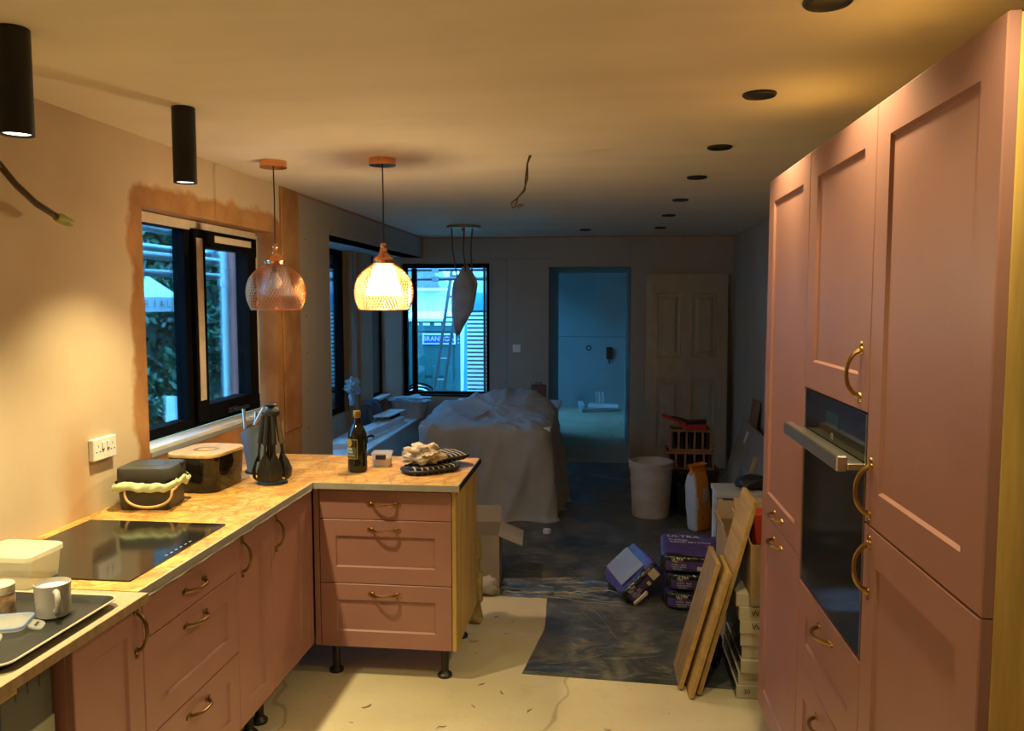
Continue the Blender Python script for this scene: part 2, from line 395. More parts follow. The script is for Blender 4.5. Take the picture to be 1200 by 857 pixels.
# plasterboard joints and screws on the back wall
for (xa, xb, za, zb) in ((-.80-.23, -.80-.227, .7, 2.2), (.285, .288, 2.12, 2.44), (-1.22, DX0, 2.20, 2.203)):
    obj('board_joint', box(B(), xa, xb, YB-.0015, YB+.001, za, zb), 'screw', wall_back)
def screws(parent, spots, nrm):
    b = B()
    box(b, -.004, .004, -.004, .004, -.0015, .0015)
    me = finish(b, 'screw', 'screw')
    for p in spots:
        link('screw', me, basis(p, Vector((0, 0, 1)).cross(Vector(nrm)) if abs(nrm[2]) < .5 else (1, 0, 0), nrm, (0, 0, 1) if abs(nrm[2]) < .5 else (0, 1, 0)), parent)
sp = [(-1.05+random.uniform(-.01, .01), YB-.0015, .85+.19*k) for k in range(8)] + [(-1.15+.17*k, YB-.0015, 2.23+random.uniform(-.01, .01)) for k in range(4)]
sp += [(-.45+.2*k, YB-.0015, 2.16+random.uniform(-.01, .01)) for k in range(4)] + [(-.6+.24*k, YB-.0015, 2.42) for k in range(9)]
sp += [(-.65, YB-.0015, .9+.22*k) for k in range(6)]
screws(wall_back, sp, (0, -1, 0))
screws(wall_left, [(XL+.0015, 5.2, .9+.25*k) for k in range(6)] + [(XL+.0015, 5.75+.3*k, 2.26) for k in range(10)], (1, 0, 0))
# pink sealing strip where wall and ceiling meet, beyond the post
struct('trim_1', box(B(), XL, XL+.006, 4.95, YB, ZC-.016, ZC-.001), pm('pink_joint_tape', (.36, .17, .12), .8))
struct('trim_2', box(B(), XL+.006, XR, YB-.006, YB, ZC-.014, ZC-.001), bpy.data.materials['pink_joint_tape'])
# damp plaster post beside the kitchen window, a little proud of the wall
struct('trim_3', box(B(), XL, XL+.012, 4.79, 5.07, .93, ZC-.001, .004), 'plaster_left')
# bay: seat, soffit, side and outer wall
b = B(); box(b, -2.62, -2.15, 5.50, 5.68, -.5, 2.44); struct('wall_bay_side', b, 'mauve')
struct('trim_4', box(B(), -2.4, -2.15, 5.68, 5.70, .5, 2.22), 'plasterboard')
struct('trim_5', box(B(), -2.62, XL, 5.68, YB, 2.22, 2.34), 'plaster_blue')
b = B()
box(b, -2.6, -2.4, 5.68, YB, -.5, .70); box(b, -2.6, -2.4, 7.47, 8.22, .70, 2.22); box(b, -2.6, -2.4, 5.68, 6.0, .7, 2.22)
struct('wall_bay', b, 'timber')
seat = struct('trim_6', box(B(), -2.4, XL-.012, 5.70, YB, .0, .485), 'plaster_blue')
tag(seat, 'boxed-in window seat under the bay')
for k in range(4): obj('face_panel', box(B(), XL-.012, XL, 5.70+k*.762, 5.70+(k+1)*.762-.004, .0, .485, .002), 'plaster_blue', seat)
obj('seat_board', box(B(), -2.4, XL+.01, 5.69, YB-.002, .485, .505, .003), 'whitewood', seat)
# studs of the pier
for i, (ya, yb, xx, m) in enumerate(((7.48, 7.56, -2.36, 'timber'), (7.575, 7.70, -2.375, 'plasterboard'), (7.72, 8.03, -2.35, 'cardboard'), (8.05, 8.20, -2.37, 'timber'))):
    struct('trim_%d' % (7+i), box(B(), -2.4, xx, ya, yb, .51, 2.22, .003), m)
# passage and far room
b = B()
box(b, DX0-.2, DX0, YB+.2, 10.75, 0, ZC); box(b, DX1, DX1+.2, YB+.2, 10.75, 0, ZC)
struct('wall_passage', b, 'plaster_blue')
struct('ceiling_passage', box(B(), DX0-.2, DX1+.2, YB+.2, 10.75, DZ, ZC), 'plaster_blue')
b = B()
box(b, -1.75, DX0-.2, 10.6, 10.75, -.8, 2.9); box(b, DX1+.2, 2.0, 10.6, 10.75, 0, 2.6); box(b, DX0-.2, DX1+.2, 10.6, 10.75, ZC, 2.6)
box(b, DX0-.2, DX0-.0, 10.75, 10.77, 0, 2.6)
struct('wall_far_front', b, 'plaster_blue')
wfr = struct('wall_far_back', box(B(), -1.75, 2.0, 13.42, 13.6, 0, 2.6), 'plaster_blue')
obj('board_joint', box(B(), -1.6, 1.9, 13.417, 13.421, 1.164, 1.17), 'screw', wfr)
struct('wall_far_right', box(B(), 1.85, 2.0, 10.75, 13.42, 0, 2.6), 'plaster_blue')
b = B(); box(b, -1.75, -1.6, 10.75, 13.42, -.8, .45); box(b, -1.75, -1.6, 10.75, 13.42, 2.3, 2.6); box(b, -1.75, -1.6, 10.75, 11.0, .45, 2.3); box(b, -1.75, -1.6, 13.2, 13.42, .45, 2.3)
struct('wall_far_left', b, 'plaster_blue')
struct('ceiling_far', box(B(), -1.75, 2.0, 10.6, 13.6, 2.6, 2.7), 'plaster_blue')
w4 = struct_root('window_4', (-1.68, 12.1, .45))
b = B(); box(b, -1.72, -1.66, 11.0, 11.06, .45, 2.3); box(b, -1.72, -1.66, 13.14, 13.2, .45, 2.3); box(b, -1.72, -1.66, 11.06, 13.14, .45, .51); box(b, -1.72, -1.66, 11.06, 13.14, 2.24, 2.3); box(b, -1.72, -1.66, 12.07, 12.13, .51, 2.24)
obj('frame', b, 'frame', w4); obj('pane', box(B(), -1.695, -1.685, 11.06, 12.07, .51, 2.24), 'glass', w4); obj('pane', box(B(), -1.695, -1.685, 12.13, 13.14, .51, 2.24), 'glass', w4)
# dark membrane on the floor
b = B(); prism(b, [(-.36, 3.66), (.2, 3.63), (XR-.01, 3.57), (XR-.01, 9.3), (DX1, YB+.18), (DX0, YB+.1), (-1.5, YB-.02), (XL+.01, YB-.02), (XL+.01, 4.86), (-.69, 4.80), (-.31, 4.66), (-.29, 4.2)][0:3] + [(XR-.01, YB-.02), (DX1-.02, YB-.02), (DX0+.02, YB-.02), (XL+.01, YB-.02), (XL+.01, 4.86), (-.69, 4.80), (-.31, 4.66), (-.29, 4.2)], .0005, .004)
tag(obj('floor_membrane', b, 'membrane'), 'dark dusty plastic membrane laid over the middle of the floor', 'plastic sheet')
# wrinkled clear polythene along its edge
b = B()
def polysheet(bm, x0, x1, y0, y1, nx, ny, amp, seed):
    g = [[None]*(ny+1) for _ in range(nx+1)]
    for i in range(nx+1):
        for j in range(ny+1):
            x = x0+(x1-x0)*i/nx; y = y0+(y1-y0)*j/ny
            n = noise.noise((x*2.2+seed, y*9, 0)); y += .05*noise.noise((x*3, seed, 2.))
            g[i][j] = bm.verts.new((x, y, .006+amp*abs(n)**1.5 + amp*.4*abs(noise.noise((x*7, y*16, seed)))))
    for i in range(nx):
        for j in range(ny): bm.faces.new((g[i][j], g[i+1][j], g[i+1][j+1], g[i][j+1]))
polysheet(b, -.60, .05, 4.62, 4.95, 90, 40, .03, 3.1)
ps = thing('polythene_sheet', 'crumpled clear polythene lying across the edge of the dark membrane', 'plastic sheet', (-.3, 4.8, .004))
obj('film', b, glass('polythene_film', (.95, .94, .92), 1.0, .2, 1.45), ps, 60)
rg = random.Random(5)
for k in range(16):
    b = B(); x0 = rg.uniform(-.58, -.2); y0 = 4.62+.33*rg.random(); L = rg.uniform(.2, .5); sl = rg.uniform(-.25, .15)
    pts = [(x0+L*i/12, y0+sl*L*i/12+.025*noise.noise((i*.4, k*3.1, 0)), .012+.014*abs(noise.noise((i*.5, k, 4)))) for i in range(13)]
    tube(b, pts, [.0008]+[.002+.0025*abs(noise.noise((i*.7, k, 1))) for i in range(11)]+[.0008], 5); obj('fold', b, 'polyridge', ps, 60)
for k, (x0, y0, x1, y1) in enumerate(((-.30, 3.78, -.02, 4.02), (-.26, 3.76, .02, 3.90), (-.32, 3.90, -.12, 4.10), (.02, 3.86, .30, 3.92), (-.05, 4.55, .10, 4.05), (-.12, 4.5, .03, 4.2))):
    b = B(); pts = [(x0+(x1-x0)*i/10, y0+(y1-y0)*i/10+.03*math.sin(i/10*PI)*(.5-k % 2)+.004*noise.noise((i*.6, k, 0)), .006) for i in range(11)]
    tube(b, pts, [.0006]+[.0014+.0012*abs(noise.noise((i*.8, k, 2))) for i in range(9)]+[.0006], 5); obj('fold', b, 'polyridge', ps, 60)

# ------------------------------------------------------------------ lights of the place
def spot(name, loc, power, angle, blend, radius, parent=None, color=WARM):
    L = bpy.data.lights.new(name, 'SPOT'); L.energy = power; L.color = color; L.spot_size = math.radians(angle); L.spot_blend = blend; L.shadow_soft_size = radius
    return link(name, L, Matrix.Translation(loc), parent)
tubes = [(1.13, 'black tube spotlight nearest the camera, above the dishwasher'), (1.985, 'black tube spotlight at the far left, near the loose wall cable'), (2.84, 'black tube spotlight hanging in front of the kitchen window')]
for y, lab in tubes:
    t = thing('tube_spotlight', lab, 'spotlight', (-1.51, y, 2.17), 0, 'black tube spotlights along the left wall')
    b = B(); lathe(b, [(.034, .004), (.0405, 0), (.041, .002), (.041, .268), (.039, .27), (0, .27)], (-1.51, y, 2.17), 32)
    obj('housing', b, 'blackmetal', t, 40)
    b = B(); lathe(b, [(.0335, .006), (0, .006)], (-1.51, y, 2.17), 32); obj('lens', b, 'lens', t)
    spot('lamp', (-1.51, y, 2.168), TUBE_W, 102, .9, .028, t)
dl = [(.515, 1.15, 1), (.515, 2.015, 1), (.52, 2.87, 1), (.52, 3.81, 0), (.52, 4.70, 0), (.525, 5.72, 0), (.525, 6.71, 0), (.535, 7.80, 0), (-.17, 7.95, 0)]
ords = ['outside the top of the picture', 'at the top edge of the picture above the tall cabinets', 'beside the middle of the tall cabinets', 'third from the top edge of the picture', 'fourth from the top edge of the picture', 'fifth from the top edge of the picture', 'sixth from the top edge of the picture', 'farthest in the row, above the leaning door', 'above the lit blue doorway, away from the row']
for (x, y, on), w in zip(dl, ords):
    t = thing('recessed_downlight', 'black recessed ceiling downlight ' + w, 'downlight', (x, y, ZC-.006), 0, 'black recessed downlights in the ceiling')
    b = B(); lathe(b, [(.045, .0), (.052, -.004), (.056, 0), (.056, .006), (.045, .006)], (x, y, ZC-.006), 28, close=True); obj('bezel', b, 'blackmetal', t, 40)
    b = B(); lathe(b, [(.045, .001), (.040, .0035), (0, .004)], (x, y, ZC-.006), 28); obj('baffle', b, 'blackplastic', t, 40)
    if on: spot('lamp', (x, y, ZC-.008), DOWN_W, 120, .6, .035, t)

# ------------------------------------------------------------------ windows
w1 = struct_root('window_1', (-2.05, 4.0, 1.1), 'black framed kitchen window with strips of protective tape')
def rect_frame_x(bm, xa, xb, ya, yb, za, zb, w, wt=None, wb=None, bev=.003):
    wt = wt or w; wb = wb or w
    box(bm, xa, xb, ya, ya+w, za, zb, bev); box(bm, xa, xb, yb-w, yb, za, zb, bev)
    box(bm, xa, xb, ya+w, yb-w, za, za+wb, bev); box(bm, xa, xb, ya+w, yb-w, zb-wt, zb, bev)
b = B(); rect_frame_x(b, -2.11, -2.045, 3.292, 4.66, 1.105, 2.145, .05); box(b, -2.11, -2.045, 3.815, 3.90, 1.155, 2.095, .003)
obj('frame', b, 'frame', w1)
sash = obj('sash', shut(lambda bb: (rect_frame_x(bb, -2.10, -2.02, 3.865, 4.60, 1.125, 2.105, .115, .085, .085), bb)[1], B()), 'frame', w1)
obj('pane', box(B(), -2.075, -2.069, 3.98, 4.485, 1.21, 2.02), 'glass', sash)
obj('pane', box(B(), -2.085, -2.079, 3.342, 3.815, 1.155, 2.095), 'glass', w1)
b = B(); box(b, -2.02, -2.005, 4.17, 4.29, 1.14, 1.165, .004); box(b, -2.005, -1.985, 4.20, 4.38, 1.145, 1.16, .004); obj('handle', b, 'blackplastic', sash)
for a in ((-2.02, -2.017, 3.885, 3.945, 1.24, 2.06), (-2.045, -2.041, 3.31, 4.64, 2.098, 2.144), (-2.02, -2.017, 4.08, 4.52, 2.05, 2.085), (-2.02, -2.017, 4.585, 4.60, 1.2, 2.0), (-2.045, -2.041, 4.635, 4.655, 1.15, 2.13)):
    obj('protective_tape', box(B(), *a), 'masking', w1)
b = B(); box(b, -2.045, XL+.004, 3.292, 4.698, 1.081, 1.103, .003); obj('sill_board', b, 'whitewood', w1)
b = B(); box(b, XL+.001, XL+.006, 3.30, 4.69, 1.062, 1.082); obj('sill_edge', b, 'polyblue', w1)

w2 = struct_root('window_2', (-1.71, 8.85, .70), 'tall black framed window in the back wall')
def rect_frame_y(bm, xa, xb, ya, yb, za, zb, w):
    box(bm, xa, xa+w, ya, yb, za, zb, .003); box(bm, xb-w, xb, ya, yb, za, zb, .003)
    box(bm, xa+w, xb-w, ya, yb, za, za+w, .003); box(bm, xa+w, xb-w, ya, yb, zb-w, zb, .003)
b = B(); rect_frame_y(b, WX0+.002, WX1-.002, 8.83, 8.90, WZ0+.002, WZ1-.002, .045); box(b, -2.10, -2.05, 8.83, 8.90, .747, 2.11, .003); obj('frame', b, 'frame', w2)
obj('pane', box(B(), -2.155, -2.10, 8.86, 8.866, .747, 2.11), 'glass', w2); obj('pane', box(B(), -2.05, WX1-.047, 8.86, 8.866, .747, 2.11), 'glass', w2)
b = B(); box(b, WX0+.004, WX1-.004, 8.752, 8.83, WZ0+.001, WZ0+.02, .003); obj('sill_board', b, 'frame', w2)
b = B(); box(b, WX1-.075, WX1-.050, 8.80, 8.826, .75, 2.11, .004); obj('blind_guide', b, 'alu', w2)

w3 = struct_root('window_3', (-2.45, 6.7, .70), 'black framed bay window behind the oil bottle')
b = B(); rect_frame_x(b, -2.52, -2.44, 6.0, 7.47, .70, 2.22, .06); box(b, -2.52, -2.42, 7.27, 7.41, .76, 2.16, .003); obj('frame', b, 'frame', w3)
obj('pane', box(B(), -2.448, -2.442, 6.06, 7.27, .76, 2.16), 'glass', w3)
b = B(); tube(b, [(-2.42, 7.33, .93), (-2.38, 7.33, .93), (-2.37, 7.25, .93)], .009, 8); obj('handle', b, 'blackplastic', w3, 40)
w5 = struct_root('window_5', (-2.45, 8.48, .70), 'narrow bay window looking onto rubble stone')
b = B(); rect_frame_x(b, -2.52, -2.42, 8.22, 8.745, .70, 2.22, .06); obj('frame', b, 'frame', w5)
obj('pane', box(B(), -2.432, -2.426, 8.28, 8.685, .76, 2.16), 'glass', w5)
obj('sill_board', box(B(), -2.42, -2.33, 8.22, 8.745, .70, .725, .003), 'whitewood', w5)

# ------------------------------------------------------------------ cabinets
def shaker(w, h, fr=.085, t=.020, dep=.008, ch=.0025):
    """front in local (u right, v up, n out): frame with a recessed panel, bevelled inner edge"""
    b = B()
    def ring(i, n): return [b.verts.new(p) for p in ((i, i, n), (w-i, i, n), (w-i, h-i, n), (i, h-i, n))]
    seq = [ring(0, 0), ring(0, t-ch), ring(ch, t)]
    if fr: seq += [ring(fr, t), ring(fr+.006, t-dep)]
    for q, r in zip(seq, seq[1:]):
        for k in range(4): b.faces.new((q[k], q[(k+1) % 4], r[(k+1) % 4], r[k]))
    b.faces.new(seq[0][::-1]); b.faces.new(seq[-1]); return b
def placed(name, bm, mat, parent, world, smooth=None):
    return link(name, finish(bm, name, mat, smooth), world, parent)
def handle_mesh(name, L=.128, mat='brass'):
    b = B(); n = 12; pts = []
    for i in range(n+1):
        s = -1+2*i/n; pts.append((s*L/2*.92, 0, .006+.028*(1-abs(s)**2.6)))
    pts[0] = (-L/2*.9, 0, .001); pts[-1] = (L/2*.9, 0, .001)
    tube(b, pts, [.0065]+[.0052+.0008*abs(-1+2*i/n) for i in range(1, n)]+[.0065], 8)
    for s in (-1, 1):
        t = B(); lathe(t, [(.0, 0), (.0105, 0), (.0105, .003), (.008, .006), (0, .008)], (s*L/2*.9, 0, 0), 14); merge(b, t)
        t = B(); lathe(t, [(.0, 0), (.0075, 0), (.007, .004), (0, .005)], (s*(L/2*.9+.014), 0, 0), 12); merge(b, t)
    return finish(b, name, mat, 40)
HM = handle_mesh('handle'); HMD = handle_mesh('handle_bronze', .128, 'brass_dark')
def handle(parent, p, length_dir, n, dark=False):
    l = Vector(length_dir); n = Vector(n); link('handle', HMD if dark else HM, basis(p, l, n, n.cross(l)), parent)
Zv = (0, 0, 1)
def front(cab, name, origin, w, h, u, n, hpos=None, hdir=None, fr=.085, dark=False):
    d = placed(name, shaker(w, h, fr), 'pink', cab, basis(origin, u, n))
    if hpos is not None:
        U = Vector(u); p = Vector(origin)+U*hpos[0]+Vector(Zv)*hpos[1]+Vector(n)*.020
        handle(d, p, U if hdir == 'h' else Zv, n, dark)
    return d
def legs(cab, spots, h=.15):
    for x, y in spots:
        b = B(); lathe(b, [(0, 0), (.033, 0), (.034, .012), (.026, .02), (.018, .028), (.018, h-.02), (.030, h-.008), (.030, h), (0, h)], (x, y, 0), 18); obj('leg', b, 'blackplastic', cab, 40)
def carcass(cab, x0, x1, y0, y1, z0, z1, mat='oak'):
    return obj('carcass', box(B(), x0, x1, y0, y1, z0, z1, .0015), mat, cab)
G = .003
# tall run on the right: fronts face -x at X = .63
FX = .65
tall = [('tall_cabinet', 1.39, 1.995, 'tall dusty pink larder cabinet nearest the camera, with oak side panel'),
        ('oven_cabinet', 1.995, 2.605, 'tall dusty pink housing cabinet built around the black oven'),
        ('tall_cabinet', 2.605, 3.22, 'narrow-looking dusty pink tall cabinet farthest along, beside the leaning planks')]
cabs = []
for i, (nm, ya, yb, lab) in enumerate(tall):
    c = thing(nm, lab, 'cabinet', ((FX+1.23)/2, (ya+yb)/2, 0), 0, 'tall pink cabinets'); cabs.append(c)
    if i != 1: carcass(c, FX+.001, 1.23, ya+.001, yb-.001, .15, 2.195)
    else:
        b = B(); box(b, FX+.001, 1.23, ya+.001, ya+.018, .15, 2.195); box(b, FX+.001, 1.23, yb-.018, yb-.001, .15, 2.195)
        box(b, FX+.001, 1.23, ya+.018, yb-.018, .15, .862); box(b, FX+.001, 1.23, ya+.018, yb-.018, 1.478, 2.195); box(b, 1.2, 1.23, ya+.018, yb-.018, .862, 1.478)
        obj('carcass', b, 'oak', c)
    legs(c, [(FX+.06, ya+.06), (FX+.06, yb-.06), (1.18, ya+.06), (1.18, yb-.06)])
U_, N_ = (0, -1, 0), (-1, 0, 0)
def tfront(c, ya, yb, za, zb, hp=None, hd=None): return front(c, 'door' if zb-za > .45 else 'drawer_front', (FX, yb-G/2, za), yb-ya-G, zb-za-G, U_, N_, hp, hd)
ya, yb = 1.39, 1.995
tfront(cabs[0], ya, yb, 1.215, 2.2, (.034, .083), 'v'); tfront(cabs[0], ya, yb, .15, 1.215, (.042, .965), 'v')
ya, yb = 1.995, 2.605
tfront(cabs[1], ya, yb, 1.476, 2.2, (.545, .09), 'v'); tfront(cabs[1], ya, yb, .60, .865, (.305, .205), 'h'); tfront(cabs[1], ya, yb, .15, .60, (.305, .385), 'h')
ya, yb = 2.605, 3.22
tfront(cabs[2], ya, yb, .93, 2.2, (.29, .045), 'h'); tfront(cabs[2], ya, yb, .15, .93, (.29, .728), 'h')
# oven in the housing
ov = thing('built_in_oven', 'black glass built-in oven with steel bar handle in the tall cabinet', 'oven', (.93, 2.30, .87))
oy0, oy1 = 2.003, 2.597
b = B(); box(b, FX+.003, 1.19, 2.016, 2.584, .872, 1.470); obj('body', b, 'blackmetal', ov)
cp = obj('control_panel', box(B(), .632, FX+.003, oy0, oy1, 1.352, 1.472, .002), 'gloss', ov)
obj('display', box(B(), .6312, .633, 2.24, 2.36, 1.395, 1.435), pm('display_glass', (.02, .05, .07), .1), cp)
b = B(); box(b, .6312, .633, 2.285, 2.31, 1.362, 1.380, .0003); obj('touch_symbol', b, 'steel', cp)
dr = obj('door', box(B(), .632, FX+.003, oy0, oy1, .871, 1.348, .002), 'gloss', ov)
for yy in (oy0, oy1-.006): obj('edge_strip', box(B(), .6305, .634, yy, yy+.006, .871, 1.472), 'steel', ov)
b = B(); box(b, .566, .592, oy0+.01, oy1-.01, 1.330, 1.368, .003); box(b, .592, .634, oy0+.01, oy0+.035, 1.334, 1.350, .002); box(b, .592, .634, oy1-.035, oy1-.01, 1.334, 1.350, .002)
box(b, .592, .634, oy0+.035, oy1-.035, 1.344, 1.350)
obj('handle', b, 'steel', dr)

# base run on the left: fronts face +x at X = -1.31
BX = -1.33
def base_unit(name, lab, ya, yb): 
    c = thing(name, lab, 'cabinet', ((BX-1.93)/2, (ya+yb)/2, 0), 0, 'pink base cabinets')
    carcass(c, -1.92, BX-.001, ya+.001, yb-.001, .15, .895, 'pink'); legs(c, [(BX-.07, ya+.05), (BX-.07, yb-.05), (-1.86, ya+.05), (-1.86, yb-.05)]); return c
U2, N2 = (0, 1, 0), (1, 0, 0)
def bfront(c, ya, yb, za, zb, hp=None, hd=None, fr=.075, nm=None): return front(c, nm or ('door' if zb-za > .45 else 'drawer_front'), (BX, ya+G/2, za), yb-ya-G, zb-za-G, U2, N2, hp, hd, fr, True)
c = base_unit('base_cabinet', 'narrow pink base cabinet between dishwasher and drawer unit', 1.83, 2.14)
bfront(c, 1.83, 2.14, .165, .885, (.275, .64), 'v')
c = base_unit('drawer_cabinet', 'pink three-drawer base cabinet under the induction hob', 2.14, 2.745)
bfront(c, 2.14, 2.745, .762, .885, (.30, .06), 'h', 0); bfront(c, 2.14, 2.745, .465, .762, (.30, .245), 'h'); bfront(c, 2.14, 2.745, .165, .465, (.30, .245), 'h')
c = base_unit('base_cabinet', 'narrow pink base cabinet beside the three drawers under the bread bin', 2.745, 3.055)
bfront(c, 2.745, 3.055, .165, .885, (.045, .64), 'v')
c = base_unit('corner_cabinet', 'pink corner base cabinet where the run meets the peninsula', 3.055, 4.10)
bfront(c, 3.055, 3.45, .165, .885, (.045, .64), 'v'); bfront(c, 3.452, 3.515, .165, .885, fr=0, nm='corner_post')
# peninsula: fronts face -y
PY = 3.53
c = thing('peninsula_drawer_cabinet', 'pink three-drawer peninsula cabinet with oak end panel and black legs', 'cabinet', (-.97, 3.84, 0), 0, 'pink base cabinets')
carcass(c, -1.305, -.666, PY+.021, 4.10, .155, .895)
obj('end_panel', box(B(), -.665, -.647, PY+.002, 4.13, .15, .897, .001), 'oak', c)
obj('filler_strip', box(B(), -1.309, -1.2845, PY+.001, PY+.0205, .15, .895, .001), 'pink', c)
legs(c, [(-1.235, PY+.07), (-.715, PY+.07), (-1.235, 4.05), (-.715, 4.05)])
def pfront(za, zb, fr, hz): return front(c, 'drawer_front', (-1.283+G/2, PY+.020, za), .617-G, zb-za-G, (1, 0, 0), (0, -1, 0), (.303, hz), 'h', fr, False)
pfront(.752, .888, 0, .072); pfront(.452, .752, .075, .255); pfront(.150, .452, .075, .255)
# dishwasher, its door front not yet fitted
c = thing('dishwasher', 'built-in dishwasher with bare black panel left of the pink units', 'dishwasher', (-1.62, 1.53, 0))
obj('body', box(B(), -1.92, -1.375, 1.235, 1.822, .10, .86, .003), 'blackmetal', c)
p = obj('door_panel', box(B(), -1.375, -1.352, 1.24, 1.815, .13, .715, .002), 'dishfront', c)
p = obj('control_panel', box(B(), -1.375, -1.350, 1.24, 1.805, .718, .853, .002), 'panelgrey', c)
b = B()
for k in range(7):
    yy = 1.42+.035*k; box(b, -1.3502, -1.3492, yy, yy+.004, .77-.006*(k % 3), .83)
for k in range(5): box(b, -1.3502, -1.3492, 1.46+.05*k, 1.49+.05*k, .832, .842)
for k in range(9): box(b, -1.3502, -1.3492, 1.50+.016*k, 1.508+.016*k, .722, .732+.0012*k*(8-k))
for k in range(3): box(b, -1.3502, -1.3492, 1.68+.04*k, 1.684+.04*k, .81, .845)
tag(obj('printed_diagram', b, 'ink', p), None, None, None, 'stuff')
b = B()
for yy, zz in ((1.50, .785), (1.58, .79), (1.55, .775)): box(b, -1.3501, -1.3489, yy, yy+.012, zz, zz+.02)
obj('sticker', b, 'masking', p)
for yy in (.165, .295, .425, .555): pass
legs(c, [(-1.42, 1.29), (-1.42, 1.77)], .10)
tag(obj('timber_batten', box(B(), -1.37, -1.29, 1.30, 1.615, .868, .898, .002), 'plywood'), 'pale timber batten under the bare chipboard worktop edge', 'batten')

# worktops
wt = thing('osb_worktop', 'temporary oriented strand board worktop in an L over the pink units', 'worktop', (-1.6, 3.1, .90))
poly = [(-1.948, 2.10), (-1.30, 2.10), (-1.30, 3.50), (-.628, 3.50), (-.632, 4.15), (-1.948, 4.15)]
obj('board', prism(B(), poly, .9, .925), 'osb', wt)
b = B(); box(b, -1.300, -1.294, 2.10, 3.502, .898, .9258, .001); box(b, -1.300, -.624, 3.494, 3.500, .896, .9258, .001); obj('edge_tape', b, 'tapegrey', wt)
obj('edge_tape', box(B(), -.630, -.624, 3.50, 4.15, .898, .9258, .001), 'blackplastic', wt)
b = B(); pts = [(-1.293+.0008*math.sin(i*1.7), 2.11+1.35*i/30, .897+.0012*math.sin(i*2.3)) for i in range(31)]; tube(b, pts, .004, 6); obj('edge_wrap', b, 'tapegrey', wt, 50)
wt2 = thing('chipboard_worktop', 'bare beige chipboard worktop piece in the lower left corner', 'worktop', (-1.6, 1.65, .895))
obj('board', box(B(), -1.948, -1.265, 1.10, 2.097, .899, .9245, .001), 'chip', wt2)
obj('edge_strip', box(B(), -1.265, -1.262, 1.10, 2.097, .899, .9245), 'timber', wt2)

# ------------------------------------------------------------------ pendants
def shade_r(z):            # z above the rim, 0..0.235
    P = [(0, .122), (.02, .131), (.05, .142), (.085, .147), (.12, .144), (.155, .131), (.185, .110), (.21, .082), (.23, .050)]
    for (a, r), (b_, r2) in zip(P, P[1:]):
        if z <= b_: 
            t = (z-a)/(b_-a); return r+(r2-r)*t
    return .05
def wire_mesh():
    V, F = [], []; n, seg, H, rw = 54, 22, .23, .0017
    for sgn in (1, -1):
        for k in range(n):
            for j in range(seg+1):
                z = H*j/seg; r = shade_r(z); a = 2*PI*k/n + sgn*j/seg*.95; er = Vector((math.cos(a), math.sin(a), 0)); et = Vector((-math.sin(a), math.cos(a), 0))
                c = er*r+Vector((0, 0, z)); b0 = len(V)
                for q in (er*rw, -er*rw*.6+et*rw, -er*rw*.6-et*rw): V.append(c+q)
                if j:
                    for m in range(3): F.append((b0+m, b0+(m+1) % 3, b0-3+(m+1) % 3, b0-3+m))
    me = bpy.data.meshes.new('mesh_shade'); me.from_pydata(V, [], F); me.materials.append(M['copper'])
    for p in me.polygons: p.use_smooth = True
    return me
WMESH = wire_mesh()
def pendant(x, y, lit, lab):
    zb = 1.700; t = thing('pendant_lamp', lab, 'pendant lamp', (x, y, zb), 0, 'copper mesh pendant lamps')
    b = B(); lathe(b, [(0, 0), (.064, 0), (.066, .002), (.066, .033), (0, .0335)], (x, y, ZC-.034), 36); r = obj('ceiling_rose', b, 'copperrose', t, 40)
    b = B(); box(b, x-.002, x+.002, y-.0675, y-.064, ZC-.016, ZC-.012); obj('screw', b, 'screw', r)
    b = B(); tube(b, [(x, y, ZC-.034), (x+.002, y, 2.25), (x, y, 2.03)], .0035, 8); obj('flex', b, 'blackplastic', t, 40)
    b = B(); lathe(b, [(0, .332), (.012, .33), (.015, .325), (.017, .312), (.013, .305), (.019, .298), (.019, .283), (.025, .278), (.030, .268), (.045, .258), (.053, .25), (.053, .242), (.050, .236), (.050, .23), (0, .23)], (x, y, zb), 32); obj('cap', b, 'copperrose', t, 50)
    s = link('mesh_shade', WMESH, Matrix.Translation((x, y, zb)), t); s['kind'] = 'stuff'
    b = B()
    for zz, rr in ((.001, .123), (.2295, .0515)):
        tube(b, [(x+rr*math.cos(a*2*PI/48), y+rr*math.sin(a*2*PI/48), zb+zz) for a in range(49)], .0022, 6, 0, False)
    obj('rim', b, 'copper', t, 50)
    b = B(); lathe(b, [(.045, .23), (.094, .072), (.0925, .072), (.0435, .229)], (x, y, zb), 40); obj('inner_shade', b, 'innershade', t, 50)
    b = B(); lathe(b, [(0, .229), (.016, .228), (.016, .19), (0, .189)], (x, y, zb), 18); obj('lamp_holder', b, 'blackplastic', t, 40)
    b = B(); lathe(b, [(0, .105), (.014, .107), (.024, .115), (.03, .13), (.028, .148), (.02, .168), (.013, .188), (0, .189)], (x, y, zb), 20); obj('bulb', b, 'bulb' if lit else 'bulboff', t, 50)
pendant(-1.637, 3.95, False, 'unlit copper mesh pendant lamp in front of the kitchen window')
pendant(-1.077, 3.94, True, 'lit copper mesh pendant lamp over the peninsula')

